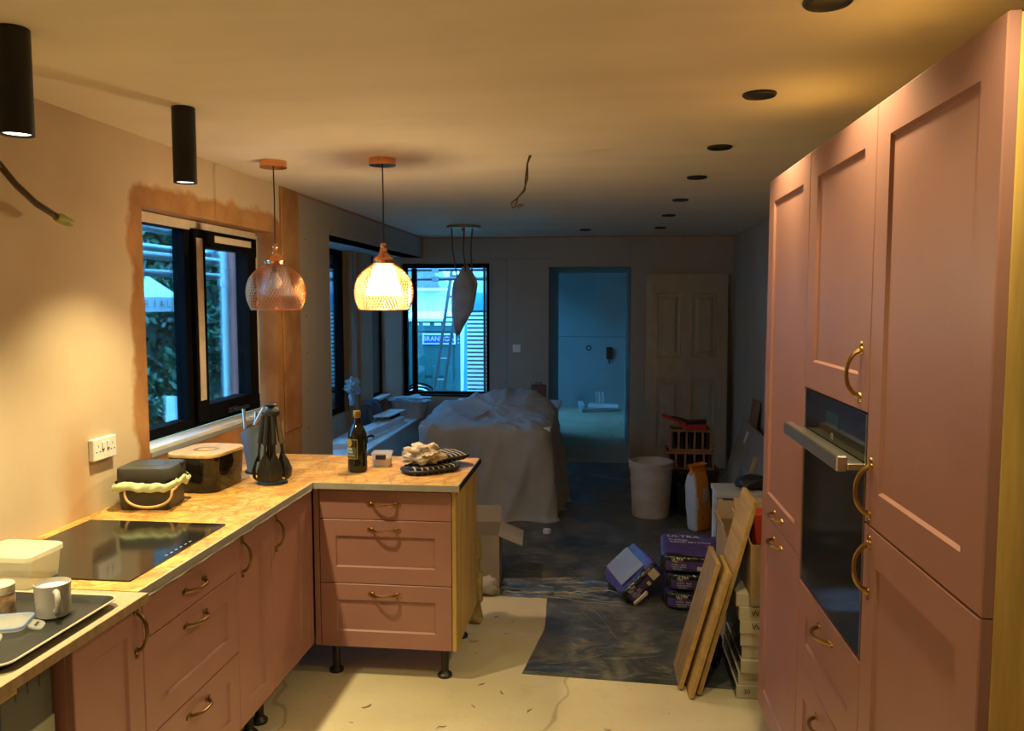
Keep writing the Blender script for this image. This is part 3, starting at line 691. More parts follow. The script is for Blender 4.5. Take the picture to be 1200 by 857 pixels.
# three-cable brass ceiling plate with a bag tied over its fittings
t = thing('cluster_pendant', 'round brass ceiling plate with three dark cables and a grey wrapped bundle', 'pendant lamp', (-1.275, 7.45, 1.5))
b = B(); lathe(b, [(0, 0), (.15, 0), (.157, .006), (.157, .022), (0, .024)], (-1.275, 7.45, ZC-.025), 40)
pl = obj('ceiling_plate', b, 'brass', t, 40)
b = B(); lathe(b, [(0, -.03), (.008, -.026), (.012, -.018), (.010, -.008), (.018, 0), (0, 0)], (-1.275, 7.40, ZC-.025), 14); obj('finial', b, 'brass', pl, 50)
for p0, p1 in (((-1.385, 7.42), (-1.345, 7.45)), ((-1.255, 7.36), (-1.255, 7.43)), ((-1.195, 7.44), (-1.20, 7.45))):
    b = B(); tube(b, [(p0[0], p0[1], ZC-.025), ((p0[0]+p1[0])/2-.012, p0[1], 2.22), (p1[0], p1[1], 2.0), (p1[0]+.03, p1[1], 1.9)], .007, 8); obj('cable', b, 'cable', t, 50)
b = B()
prof = [(2.06, .02, .0), (2.0, .065, .0), (1.93, .105, .0), (1.87, .118, .0), (1.75, .112, -.008), (1.65, .10, -.02), (1.585, .072, -.035), (1.51, .045, -.058), (1.44, .014, -.066)]
rings = []
for z, r, dx in prof:
    rings.append([(-1.275+dx*.9+r*(1+.22*noise.noise((math.cos(a)*2, math.sin(a)*2, z*6)))*math.cos(a), 7.45+r*.7*math.sin(a), z+.06*noise.noise((math.cos(a)*1.4+5, math.sin(a)*1.4, z*3))) for a in [2*PI*k/28 for k in range(28)]])
loft(b, rings); obj('wrapped_bag', b, pm('grey_bag', (.30, .31, .33), .6, 0, .2, 9, (1, 1, 1), .6, 12, .5, .03), t, 35)

# loose cables
b = B(); 
for s in (0, 1): tube(b, [(-.352+.006*s, 3.93, ZC), (-.362, 3.92, 2.40), (-.37+.01*s, 3.91, 2.33), (-.372-.006*s, 3.9, 2.27), (-.405, 3.89, 2.235), (-.435+.02*s, 3.88, 2.21-.01*s), (-.43+.03*s, 3.87, 2.185), (-.385+.012*s, 3.86, 2.20)], .004, 6)
tag(obj('ceiling_cable', b, 'cable', None, 50), 'bare brown twin cable curling down from the ceiling centre', 'cable')
t = thing('wall_cable', 'loose twin cable end with green and yellow tape on the left wall', 'cable', (-1.93, 2.5, 2.0))
b = B()
for s in (0, 1): tube(b, [(-1.955, 2.40, 2.19+.02*s), (-1.92, 2.44, 2.165+.02*s), (-1.89, 2.47, 2.11+.015*s), (-1.87, 2.53, 2.06+.014*s), (-1.86, 2.60, 2.032+.012*s), (-1.86, 2.64, 2.022+.01*s)], .0058, 8)
obj('cable', b, 'cable', t, 50)
b = B(); tube(b, [(-1.86, 2.615, 2.03), (-1.86, 2.64, 2.027), (-1.859, 2.665, 2.02), (-1.857, 2.69, 2.016)], [.014, .018, .017, .013], 10); obj('tape_wrap', b, 'greentape', t, 50)

# switches, sockets
def rocker(name, parent, bm): return obj(name, bm, 'white', parent)
t = thing('double_socket', 'white double wall socket with shadow below, above the hob', 'socket', (XL, 2.94, 1.12))
b = B(); box(b, XL, XL+.024, 2.868, 3.014, 1.128, 1.214, .004); obj('plate', b, 'white', t)
for yy in (2.918, 2.950):
    obj('rocker_switch', box(B(), XL+.024, XL+.029, yy, yy+.012, 1.172, 1.198, .001), 'white', t); obj('switch_flag', box(B(), XL+.024, XL+.0275, yy+.001, yy+.011, 1.165, 1.172), 'crate', t)
for yc in (2.895, 2.987):
    for dy, dz, a, c_ in ((0, .016, .002, .0045), (-.011, -.006, .0045, .002), (.011, -.006, .0045, .002)):
        obj('pin_hole', box(B(), XL+.0238, XL+.0243, yc+dy-a, yc+dy+a, 1.168+dz-c_, 1.168+dz+c_), 'ink', t)
t = thing('wall_switch', 'square white light switch on the back wall left of the doorway', 'switch', (-.92, YB, 1.19))
obj('plate', box(B(), -.965, -.880, YB-.012, YB, 1.195, 1.28, .003), 'white', t); obj('rocker', box(B(), -.932, -.913, YB-.016, YB-.012, 1.222, 1.253, .001), 'white', t)
t = thing('back_box', 'small dark recessed socket box on the far blue wall, left one', 'back box', (-.217, 13.4, .95))
b = B(); lathe(b, [(.028, 0), (.045, 0), (.045, .012), (.028, .012)], (0, 0, 0), 20, close=True); obj('ring', b, 'ink', t, 40, basis((-.217, 13.42, .985), (1, 0, 0), (0, -1, 0)))
b = B(); lathe(b, [(0, .002), (.028, .002)], (0, 0, 0), 20); obj('bore', b, 'palelabel', t, None, basis((-.217, 13.42, .985), (1, 0, 0), (0, -1, 0)))
t = thing('wall_controller', 'tall black control box fixed to the far blue wall', 'control box', (.12, 13.4, .8))
obj('case', box(B(), .07, .165, 13.36, 13.42, .80, 1.0, .006), 'blackplastic', t); obj('screen', box(B(), .09, .145, 13.356, 13.36, .90, .97), 'gloss', t); obj('lead', tube(B(), [(.118, 13.40, .80), (.12, 13.39, .75), (.125, 13.405, .73)], .01, 8), 'ink', t, 50)
# timber left on the far room floor
for i, (p0, p1, lab) in enumerate((((-.33, 12.75, .03), (.30, 13.05, .03), 'pale timber length lying across the far room floor'), ((-.30, 12.75, .089), (-.35, 13.3, .089), 'short timber offcut lying on top of the longer one'), ((-.2, 12.98, .09), (.28, 12.78, .10), 'timber length crossing over the others in the far room'))):
    d = (Vector(p1)-Vector(p0)); a, u = frame_of(d); d = d.normalized(); L = (Vector(p1)-Vector(p0)).length
    b = B(); box(b, 0, L, -.04, .04, -.028, .028, .003); m = Matrix((( d.x, a.x, u.x, p0[0]), (d.y, a.y, u.y, p0[1]), (d.z, a.z, u.z, p0[2]), (0, 0, 0, 1)))
    tag(obj('timber_length', b, 'whitewood', None, None, m), lab, 'timber', 'timber lengths in the far room')
for i, x in enumerate((-.08, -.03, .03)):
    b = B(); tube(b, [(x, 13.0, .13), (x+.005, 13.02, .2), (x-.01, 13.03, .30)], .018, 8)
    tag(obj('white_pipe', b, 'white', None, 50), ['short white pipe stub standing left of three', 'short white pipe stub standing between two others', 'short white pipe stub standing right of three'][i], 'pipe', 'white pipe stubs')

# ------------------------------------------------------------------ on the worktop
ZT = .925
t = thing('induction_hob', 'black glass induction hob set into the strand board worktop', 'hob', (-1.625, 2.48, ZT))
obj('glass_plate', prism(B(), rrect(.53, .61, .006, 3, -1.627, 2.475), ZT+.0002, ZT+.005), 'gloss', t)
b = B()
for k in range(6): box(b, -1.385+.0, -1.380, 2.40+.03*k, 2.412+.03*k, ZT+.005, ZT+.0053)
obj('touch_mark', b, 'greyprint', t)['kind'] = 'stuff'
def perim0(w, d, r, N):
    P = rrect(w, d, r, 10); P.append(P[0]); L = [0]
    for a, c_ in zip(P, P[1:]): L.append(L[-1]+math.dist(a, c_))
    out = []; j = 0
    for i in range(N):
        s = L[-1]*i/N
        while L[j+1] < s: j += 1
        f = (s-L[j])/(L[j+1]-L[j] or 1); out.append((P[j][0]+(P[j+1][0]-P[j][0])*f, P[j][1]+(P[j+1][1]-P[j][1])*f, s))
    return out
# food waste caddy
def rr3(w, d, r, z, cx=0, cy=0, n=6): return [(x, y, z) for x, y in rrect(w, d, r, n, cx, cy)]
def R3(rings, w): return [[tuple(w @ Vector(p)) for p in r] for r in rings]
cx, cy = -1.790, 3.03
t = thing('food_caddy', 'charcoal food waste caddy with pale green liner by the hob', 'caddy', (cx, cy, ZT), math.radians(8))
w = WM[t.name] @ Matrix.Diagonal((.93, .93, .97, 1))
obj('bin_body', loft(B(), R3([rr3(.205, .185, .03, 0), rr3(.212, .195, .032, .008), rr3(.222, .21, .035, .09), rr3(.226, .214, .036, .10)], w)), 'caddy', t, 40)
ring = []
for z, e, ph in ((.080, .004, 0), (.088, .013, .7), (.098, .015, 1.2), (.107, .016, 1.9), (.117, .009, .4)):
    r = []
    for i, (x, y) in enumerate([q[:2] for q in perim0(.226, .214, .036, 110)]):
        k = 1+(e+.012*noise.noise((x*45, y*45, z*40)))/.113; r.append((x*k, y*k, z+.014*noise.noise((x*22+3, y*22, 0))+.004*noise.noise((x*60, y*60, ph))))
    ring.append(r)
obj('liner', loft(B(), R3(ring, w), (False, False)), 'liner', t, 70)
lid = obj('lid', loft(B(), R3([rr3(.226, .214, .036, .112), rr3(.230, .218, .037, .116), rr3(.228, .216, .037, .165), rr3(.222, .210, .035, .172), rr3(.206, .196, .03, .1745)], w)), 'caddy', t, 40)
obj('catch', box(B(), .085, .117, .02, .07, .158, .174, .002, w), 'blackplastic', lid)
obj('filter_cover', loft(B(), R3([rr3(.12, .10, .02, .1744), rr3(.118, .098, .02, .1765)], w)), 'caddy', lid, 40)
b = B(); pts = []
for i in range(17):
    a = PI*i/16; pts.append(w @ Vector((.03+.098*math.cos(a)*1.0, -.116-.014*math.sin(a), .085-.064*math.sin(a)**.7)))
tube(b, [w @ Vector((.124, -.06, .088))]+pts, .0052, 8); obj('carry_handle', b, 'bamboo', t, 50)
# bread bin
cx, cy = -1.735, 3.375
t = thing('bread_bin', 'glossy black bread bin with wooden lid under the window', 'bread bin', (cx, cy, ZT), math.radians(-4)); w = WM[t.name]
obj('bin_body', loft(B(), R3([rr3(.215, .275, .06, 0, n=8), rr3(.222, .283, .062, .006, n=8), rr3(.236, .30, .066, .145, n=8), rr3(.238, .302, .067, .152, n=8)], w)), 'gloss', t, 50)
l_ = obj('lid', loft(B(), R3([rr3(.242, .306, .068, .153, n=8), rr3(.244, .308, .068, .157, n=8), rr3(.240, .304, .068, .166, n=8)], w)), 'bamboo', t, 40)
b = B(); lathe(b, [(.038, 0), (.056, 0), (.054, .0012), (.040, .0012)], (0, 0, .166), 30, close=True); obj('finger_recess', b, 'tape', l_, None, w)
# knife block
cx, cy = -1.635, 3.675
t = thing('knife_block', 'blue-grey oval knife block with steel handled knives', 'knife block', (cx, cy, ZT), math.radians(-25)); w = WM[t.name]
lean = Matrix.Shear('XY', 4, (-.0, .0))
def oval(a, b_, z, dx=0, n=24, tilt=0): return [(dx+a*math.cos(2*PI*k/n), b_*math.sin(2*PI*k/n), z+tilt*math.cos(2*PI*k/n)) for k in range(n)]
obj('block_base', loft(B(), R3([oval(.066, .052, 0), oval(.066, .052, .010)], w)), 'blackplastic', t, 40)
body = obj('block_body', loft(B(), R3([oval(.048, .045, .010), oval(.049, .045, .05, -.010), oval(.051, .046, .16, -.032, tilt=.018), oval(.052, .047, .205, -.040, tilt=.028)], w)), 'bluegrey', t, 40)
obj('bristle_insert', loft(B(), R3([oval(.044, .04, .206, -.040, tilt=.024), oval(.044, .04, .211, -.040, tilt=.024)], w)), 'blackplastic', t, 40)
for i, (dx, dy, L, lean_) in enumerate(((-.068, -.01, .085, -.02), (-.035, .02, .07, .0), (-.02, -.015, .10, .03), (.002, .01, .10, .05))):
    k = thing('kitchen_knife', ['steel kitchen knife handle at the left end of the block', 'short steel kitchen knife handle at the back of the block', 'long steel kitchen knife handle leaning right in the block', 'steel kitchen knife handle farthest right in the block'][i], 'knife', tuple(w @ Vector((dx, dy, .19))), 0, 'knives in the block')
    p0 = w @ Vector((dx, dy, .13)); p1 = w @ Vector((dx, dy, .20)); p2 = w @ Vector((dx+lean_, dy+.01, .215+L)) + Vector((.035, 0, 0))*(i > 1)
    b = B(); tube(b, [p1, (p1+p2)/2+Vector((0, 0, .004)), p2], [.0085, .0075, .009], 8); obj('knife_handle', b, 'steel', k, 50)
    b = B(); tube(b, [p0, p1], [.003, .004], 4); obj('blade', b, 'steel', k)
# utensil carousel
cx, cy = -1.475, 3.47
t = thing('utensil_carousel', 'black utensil stand hung with spoons and spatulas in the corner', 'utensil stand', (cx, cy, ZT))
b = B(); lathe(b, [(0, 0), (.068, 0), (.07, .004), (.062, .008), (.02, .012), (.012, .02), (.010, .31), (0, .31)], (cx, cy, ZT), 32); obj('base_and_post', b, 'blackplastic', t, 40)
b = B(); lathe(b, [(0, .308), (.036, .308), (.04, .314), (.04, .326), (.024, .333), (.013, .343), (.02, .350), (.027, .357), (.022, .362), (0, .363)], (cx, cy, ZT), 28); obj('hanger_top', b, 'blackplastic', t, 40)
HEADS = ['spatula', 'ladle', 'spoon', 'turner', 'spoon', 'masher']
NAMES = ['black solid spatula facing the camera on the utensil stand', 'black ladle on the left of the utensil stand', 'black serving spoon at the back of the utensil stand', 'black slotted turner at the back right of the utensil stand', 'black spoon with brown handle on the right of the stand', 'black broad spatula beside the solid one on the stand']
for i, ang in enumerate((-100, -160, 130, 60, -5, -55)):
    a = math.radians(ang); er = Vector((math.cos(a), math.sin(a), 0)); et = Vector((-er.y, er.x, 0)); c0 = Vector((cx, cy, ZT))
    k = thing('cooking_utensil', NAMES[i], 'utensil', tuple(c0+er*.045), 0, 'utensils on the stand')
    top = c0+er*.032+Vector((0, 0, .306)); mid = c0+er*.050+Vector((0, 0, .185)); low = c0+er*.055+Vector((0, 0, .15))
    b = B(); tube(b, [top, mid], [.0115, .0125], 8); tube(b, [mid, mid+Vector((0, 0, -.004))], [.012, .012], 8); obj('utensil_handle', b, 'cable' if i == 4 else 'blackplastic', k, 50)
    b = B(); tube(b, [mid, low, c0+er*.058+Vector((0, 0, .10))], [.006, .0055, .007], 6); obj('neck', b, 'blackplastic', k, 50)
    wd = {'spatula': .037, 'ladle': .038, 'spoon': .034, 'turner': .038, 'masher': .036}[HEADS[i]]
    rings = []
    for z, f, dp in ((.135, .25, -.002), (.105, .7, .002), (.065, 1.02, .007), (.030, .85 if HEADS[i] != 'spatula' else 1.05, .008), (.016, .4 if HEADS[i] != 'spatula' else 1.0, .004)):
        q = []
        bowl = .016 if HEADS[i] in ('ladle', 'spoon') else .003
        for m in range(10):
            s = 2*PI*m/10; q.append(tuple(c0+er*(.056+dp+bowl*f*math.sin(s)*.5+ (bowl*f if bowl > .01 else 0))+et*(wd*f*math.cos(s))*.95+Vector((0, 0, z))))
        rings.append(q)
    obj('head', loft(B(), rings), 'blackplastic', k, 50)
# oil bottle
cx, cy = -1.167, 3.755
t = thing('oil_bottle', 'dark olive oil bottle with gold cap and green label', 'bottle', (cx, cy, ZT))
b = B(); lathe(b, [(0, .004), (.03, 0), (.042, .001), (.0465, .006), (.0465, .05), (.0455, .06), (.0465, .07), (.0465, .165), (.044, .185), (.036, .205), (.023, .225), (.017, .238), (.0155, .262), (.018, .264), (.018, .268), (0, .268)], (cx, cy, ZT), 32); obj('glass_body', b, 'bottle', t, 40)
b = B(); lathe(b, [(0, .262), (.0185, .262), (.019, .264), (.019, .292), (.017, .295), (0, .295)], (cx, cy, ZT), 24); obj('cap', b, 'gold', t, 40)
def label_arc(r, a0, a1, z0, z1, n=14):
    b = B(); v = [[b.verts.new((cx+r*math.cos(a0+(a1-a0)*i/n), cy+r*math.sin(a0+(a1-a0)*i/n), ZT+z)) for z in (z0, z1)] for i in range(n+1)]
    for q, r_ in zip(v, v[1:]): b.faces.new((q[0], r_[0], r_[1], q[1]))
    return b
A = math.radians
lb = obj('label', label_arc(.0468, A(-175), A(-72), .068, .162), 'goldprint', t, 60)
obj('label_field', label_arc(.0470, A(-172), A(-76), .071, .159), 'bottle', lb, 60); obj('label_field', label_arc(.0471, A(-170), A(-80), .073, .125), 'greenlabel', lb, 60)
obj('label_text', label_arc(.0472, A(-165), A(-105), .108, .122), 'palelabel', lb, 60); obj('label_text', label_arc(.0472, A(-160), A(-100), .096, .104), 'palelabel', lb, 60); obj('label_band', label_arc(.0472, A(-170), A(-90), .083, .088), 'goldprint', lb, 60)
b = B(); lathe(b, [(0, 0), (.020, 0), (.020, .0008), (0, .0008)], (0, 0, 0), 20); 
obj('medallion', b, 'goldprint', lb, None, basis((cx+.0470*math.cos(A(-125)), cy+.0470*math.sin(A(-125)), ZT+.145), (-math.sin(A(-125)), math.cos(A(-125)), 0), (math.cos(A(-125)), math.sin(A(-125)), 0)))
# clip box with salt
cx, cy = -1.085, 3.90
t = thing('clip_lid_box', 'small clear box of salt with navy clip beside the oil bottle', 'food box', (cx, cy, ZT), A(6)); w = WM[t.name]
obj('tub', loft(B(), R3([rr3(.086, .075, .012, 0), rr3(.092, .08, .013, .062)], w), (True, False)), 'clearplastic', t, 40)
obj('salt_fill', loft(B(), R3([rr3(.083, .072, .012, .001), rr3(.087, .076, .012, .042)], w)), 'salt', t, 40)
obj('lid', loft(B(), R3([rr3(.100, .088, .014, .058), rr3(.101, .089, .014, .068), rr3(.096, .084, .013, .071)], w)), 'clearplastic', t, 40)
obj('clip', box(B(), -.026, .026, -.050, -.044, .040, .064, .003, w), 'navy', t)
# oven gloves and cloth
def slabcloth(w, d, h, n=26, rings=6, seed=0, k=.03):
    R = []
    for j in range(rings+1):
        s = -1+2*j/rings; sc = (1-abs(s)**3*.10); z = h/2*(1+s)
        q = []
        for x, y in rrect(w*sc, d*sc, min(w, d)*.38*sc, 7): q.append((x, y, z+k*noise.noise((x*9+seed, y*9, s))*.25*(1+s)))
        R.append(q)
    return R
for i, (x, y, z, rz, ww, dd, lab) in enumerate(((-.82, 3.80, ZT+.001, 40, .27, .17, 'lower striped oven glove on the peninsula worktop'), (-.785, 3.92, ZT+.034, 47, .26, .16, 'upper striped oven glove lying over the other one'))):
    w = Matrix.Translation((x, y, z)) @ Matrix.Rotation(A(rz), 4, 'Z')
    g = thing('oven_glove', lab, 'oven glove', (x, y, z), A(rz), 'striped oven gloves')
    b = B(); loft(b, slabcloth(ww, dd, .032, seed=i*3)); me = finish(b, 'glove', 'stripe', 60); link('glove', me, w, g)
    b = B(); tube(b, [(*p, .016) for p in rrect(ww+.001, dd+.001, dd*.38, 7)]+[(*rrect(ww+.001, dd+.001, dd*.38, 7)[0], .016)], .008, 8, 0, False); me = finish(b, 'binding', 'blackplastic', 60); link('binding', me, w, g)
def crumple(name, c, rad, amp, fq, mat, sub=4, seed=0., par=None, flat=None):
    b = B(); bmesh.ops.create_icosphere(b, subdivisions=sub, radius=1)
    for v in b.verts:
        d = v.co.normalized(); n = noise.noise(d*fq+Vector((seed, 0, 0))); r2 = abs(noise.noise(d*fq*2.1+Vector((0, seed, 3))))
        k = 1+amp*n-amp*1.1*r2; p = Vector((d.x*rad[0]*k, d.y*rad[1]*k, d.z*rad[2]*k))
        if flat is not None: p.z = max(p.z, flat)
        v.co = p+Vector(c)
    return obj(name, b, mat, par, 80)
tag(crumple('tea_towel', (-.85, 3.80, ZT+.074), (.10, .075, .06), .42, 2.3, 'cloth', 5, 7.4, None, -.034), 'crumpled cream cloth heaped on the striped oven gloves', 'cloth')

# things at the near left end
t = thing('serving_tray', 'black tray with pale rim in the lower left corner', 'tray', (-1.53, 1.80, ZT)); cx, cy = -1.522, 1.795
b = B(); loft(b, [rr3(.42, .39, .03, ZT, cx, cy), rr3(.46, .43, .035, ZT+.020, cx, cy), rr3(.455, .425, .034, ZT+.0205, cx, cy), rr3(.42, .39, .03, ZT+.004, cx, cy)], (True, True)); obj('tray_body', b, 'blackplastic', t, 30)
b = B(); P = rr3(.462, .432, .035, ZT+.0205, cx, cy); tube(b, P+[P[0]], .0025, 6, 0, False); obj('rim', b, 'masking', t, 50)
cx, cy = -1.41, 1.905; z0 = ZT+.005
t = thing('mug', 'pale grey mug with handle standing on the black tray', 'mug', (cx, cy, z0))
b = B(); lathe(b, [(0, 0), (.036, 0), (.040, .003), (.0435, .086), (.042, .0865), (.0385, .006), (0, .006)], (cx, cy, z0), 32); obj('cup', b, 'ceramic', t, 40)
b = B(); lathe(b, [(0, .074), (.0410, .074)], (cx, cy, z0), 32); obj('inside', b, 'ceramic_in', t)
b = B(); e = Vector((.72, -.70, 0)); tube(b, [Vector((cx, cy, z0))+e*r+Vector((0, 0, z)) for r, z in ((.040, .072), (.058, .072), (.068, .055), (.064, .032), (.050, .022), (.037, .022))], [.0085, .0075, .007, .007, .0075, .0085], 10); obj('handle', b, 'ceramic', t, 50)
cx, cy = -1.470, 1.795
t = thing('flat_food_container', 'clear clip-on food box lid with blue seal lying on the tray', 'food box', (cx, cy, z0), A(20)); w = WM[t.name]
obj('lid_plate', loft(B(), R3([rr3(.125, .105, .018, .012), rr3(.130, .11, .02, .018), rr3(.118, .098, .018, .022)], w)), 'clearplastic', t, 40)
b = B(); P = [w @ Vector(p) for p in rr3(.124, .104, .018, .020)]; tube(b, P+[P[0]], .003, 6, 0, False); obj('seal', b, pm('blue_seal', (.12, .2, .45), .5), t, 50)
for k, (x, y, rz) in enumerate(((.078, 0, 0), (-.078, 0, PI), (0, -.07, -PI/2), (0, .07, PI/2))):
    m = w @ Matrix.Translation((x, y, .006)) @ Matrix.Rotation(rz, 4, 'Z')
    b = B(); prism(b, rrect(.034, .05, .014, 5), 0, .004); b.transform(Matrix.Rotation(.35, 4, 'Y')); cl = obj('clip', b, 'clearplastic', t, None, m)
    b = B(); box(b, -.003, .003, -.013, .013, .0041, .0046); b.transform(Matrix.Rotation(.35, 4, 'Y')); obj('slot', b, 'ink', cl, None, m)
t = thing('food_box', 'frosted plastic food box at the left edge beside the hob', 'food box', (-1.70, 2.14, ZT)); cx, cy = -1.695, 2.145
obj('tub', loft(B(), [rr3(.17, .14, .02, ZT+.0002, cx, cy), rr3(.185, .155, .022, ZT+.085, cx, cy)], (True, False)), 'frosted', t, 40)
obj('lid', loft(B(), [rr3(.196, .166, .024, ZT+.082, cx, cy), rr3(.196, .166, .024, ZT+.095, cx, cy), rr3(.186, .156, .022, ZT+.099, cx, cy)]), 'frosted', t, 40)
cx, cy = -1.50, 1.80
t = thing('storage_jar', 'small jar of brown grains cut by the left edge of the picture', 'jar', (-1.545, 1.885, z0)); cx, cy = -1.545, 1.885
b = B(); lathe(b, [(0, 0), (.034, 0), (.037, .004), (.037, .055), (.034, .06), (0, .06)], (cx, cy, z0), 24); obj('glass_body', b, pm('brown_grains', (.28, .17, .09), .3, 0, .3, 60), t, 40)
b = B(); lathe(b, [(0, .06), (.036, .06), (.037, .062), (.037, .082), (.035, .084), (0, .084)], (cx, cy, z0), 24); obj('lid', b, 'masking', t, 40)

# ------------------------------------------------------------------ middle of the room
t = thing('trestle_table', 'white table half covered by the dust sheet', 'table', (-.95, 7.3, 0))
obj('table_top', box(B(), -1.48, -.405, 6.42, 8.30, .705, .735, .003), 'whitewood', t)
for x, y in ((-1.42, 6.5), (-.52, 6.5), (-1.42, 8.22), (-.52, 8.22)): obj('leg', box(B(), x-.03, x+.03, y-.03, y+.03, 0, .705, .003), 'whitewood', t)
perim = perim0
def ridge(v): return 1-abs(noise.noise(v))*2
DC = (-.945, 6.93); N_P = 200
def ztop(x, y):
    z = .752 + .05*max(0, (y-6.4))*.6 + .175*math.exp(-((x+.91)**2/.09+(y-7.22)**2/.06)) + .045*math.exp(-((x+1.30)**2/.05+(y-6.95)**2/.12))
    z += .034*ridge((x*3+y*1.3, y*2.2-x, 1.))**3 + .022*ridge((x*6, y*6+x*3, 4.))**3-.012
    if x > -.75: z += .06*math.exp(-((x+.62)**2/.02+(y-7.3)**2/.03))*(1+ridge((x*14, y*12, 0))*.5)
    return z
rings = []; base = perim(1.07, 1.16, .13, N_P)
for f in (.015, .06, .12, .2, .28, .36, .44, .52, .6, .68, .76, .83, .89, .94, .975):
    rings.append([(DC[0]+x*f, DC[1]+y*f, ztop(DC[0]+x*f, DC[1]+y*f)-(.03*max(0, (f-.9)/.1)**2)) for x, y, s in base])
for j in range(15):
    g = j/14; q = []
    for x, y, s in base:
        l = math.hypot(x, y); nx, ny = x/l, y/l
        ph = s*11+g*2.2+2.6*noise.noise((s*1.3, 0, 0)); ph2 = s*6.1+1+g*1.4+1.5*noise.noise((s*.8, 4, 0))
        fold = (1-2*abs(math.sin(ph))**.6)*(.45+1.1*abs(noise.noise((s*.9, 8, 0)))) + (1-2*abs(math.sin(ph2))**.7)*.6 + .25*noise.noise((s*5, g*1.5, 5))
        o_ = .014+.095*g**1.1+.058*min(1, g*1.7)**.8*fold
        X, Y = DC[0]+x+nx*o_, DC[1]+y+ny*o_
        q.append((X, Y, max(.012, (ztop(DC[0]+x, DC[1]+y)-.035)*(1-g)+.012*g+.012*noise.noise((s*4, g*3, 1)))))
    rings.append(q)
q = []
for (x, y, z), (bx_, by_, s) in zip(rings[-1], base):
    l = math.hypot(bx_, by_); e = .02+.05*abs(noise.noise((s*3, 2, 2))); q.append((x+bx_/l*e, y+by_/l*e, .006))
rings.append(q)
b = B(); loft(b, rings, (True, False)); tag(obj('dust_sheet', b, 'dustsheet', None, 80), 'grey dust sheet draped in folds over the table and things on it', 'dust sheet')
t = thing('portable_radio', 'small brown box radio with carry handle on the white table', 'radio', (-.61, 7.86, .735))
obj('case', box(B(), -.685, -.54, 7.82, 7.90, .737, .935, .008), 'brownbox', t)
b = B(); tube(b, [(-.645, 7.86, .935), (-.64, 7.86, .952), (-.585, 7.86, .952), (-.58, 7.86, .935)], .005, 8); obj('carry_handle', b, 'blackplastic', t, 50)
b = B(); tube(b, [(-.685, 7.86, .76), (-.72, 7.85, .765), (-.735, 7.84, .742)], .006, 8); obj('plug_lead', b, 'blackplastic', t, 50)
# bay seat things
ZS = .505
def board(lab, x0, x1, y0, y1, z0, z1, rz=0, mat='whitewood', grp='boards on the window seat'):
    c = Vector(((x0+x1)/2, (y0+y1)/2, 0)); m = Matrix.Translation(c) @ Matrix.Rotation(A(rz), 4, 'Z') @ Matrix.Translation(-c)
    tag(obj('board_offcut', box(B(), x0, x1, y0, y1, z0, z1, .002, m), mat), lab, 'board', grp)
board('long white board lying lowest on the window seat', -2.17, -2.0, 6.85, 8.05, ZS, ZS+.03, -3)
board('dark edged white board nearest the oil bottle on the seat', -2.28, -2.06, 6.55, 6.82, ZS, ZS+.045, 8)
board('long white board stacked over the lowest board', -2.17, -2.02, 7.0, 7.95, ZS+.031, ZS+.085, -6)
board('short dark block under the topmost white board', -2.14, -2.04, 7.75, 8.0, ZS+.087, ZS+.125, -4, 'frame')
board('short white board topmost on the window seat pile', -2.17, -2.01, 7.55, 8.05, ZS+.126, ZS+.142, -4)
b = B()
tag(obj('black_clamp', tube(B(), [(-2.03, 6.80, ZS+.01), (-2.03, 6.80, ZS+.06), (-2.00, 6.84, ZS+.07), (-1.99, 6.88, ZS+.055)], .012, 8), 'blackplastic', None, 50), 'small black clamp standing on the window seat edge', 'clamp')
t = thing('rubble_tub', 'grey tub stuffed with white polythene below the back window', 'tub', (-2.05, 8.50, ZS))
b = B(); loft(b, [rr3(.32, .24, .05, ZS, -2.05, 8.50), rr3(.36, .28, .06, ZS+.17, -2.05, 8.50), rr3(.37, .29, .06, ZS+.175, -2.05, 8.50), rr3(.33, .25, .05, ZS+.165, -2.05, 8.50)]); obj('tub_body', b, 'bucket', t, 40)
crumple('polythene', (-2.05, 8.50, ZS+.19), (.22, .15, .04), .5, 2.6, 'polyblue', 4, 1.3, t)
t = thing('cable_coil', 'coil of blue cable heaped on the window seat', 'cable', (-2.28, 7.9, ZS))
for k in range(7):
    b = B(); ph = k*.7
    tube(b, [(-2.29+.02*math.sin(ph)+.03*math.cos(a)*(1+.2*k/7)+.02*math.sin(ph+2), 7.93-.03*k+.13*math.cos(a+ph*.1), ZS+.13+.012*math.sin(k*2)+.115*math.sin(a)) for a in [2*PI*i/24 for i in range(25)]], .009, 7, 0, False)
    obj('cable_loop', b, pm('blue_cable', (.1, .16, .28), .4) if k == 0 else bpy.data.materials['blue_cable'], t, 50)
t = thing('polythene_bag', 'crumpled pale blue plastic bag tied on the bay window handle', 'plastic bag', (-2.30, 7.30, .8))
crumple('bag', (-2.31, 7.30, .95), (.07, .10, .085), .6, 2.4, 'polyblue', 4, 5.2, t); crumple('bag_tail', (-2.30, 7.26, .85), (.03, .04, .07), .5, 2.2, 'polyblue', 3, 1.2, t)
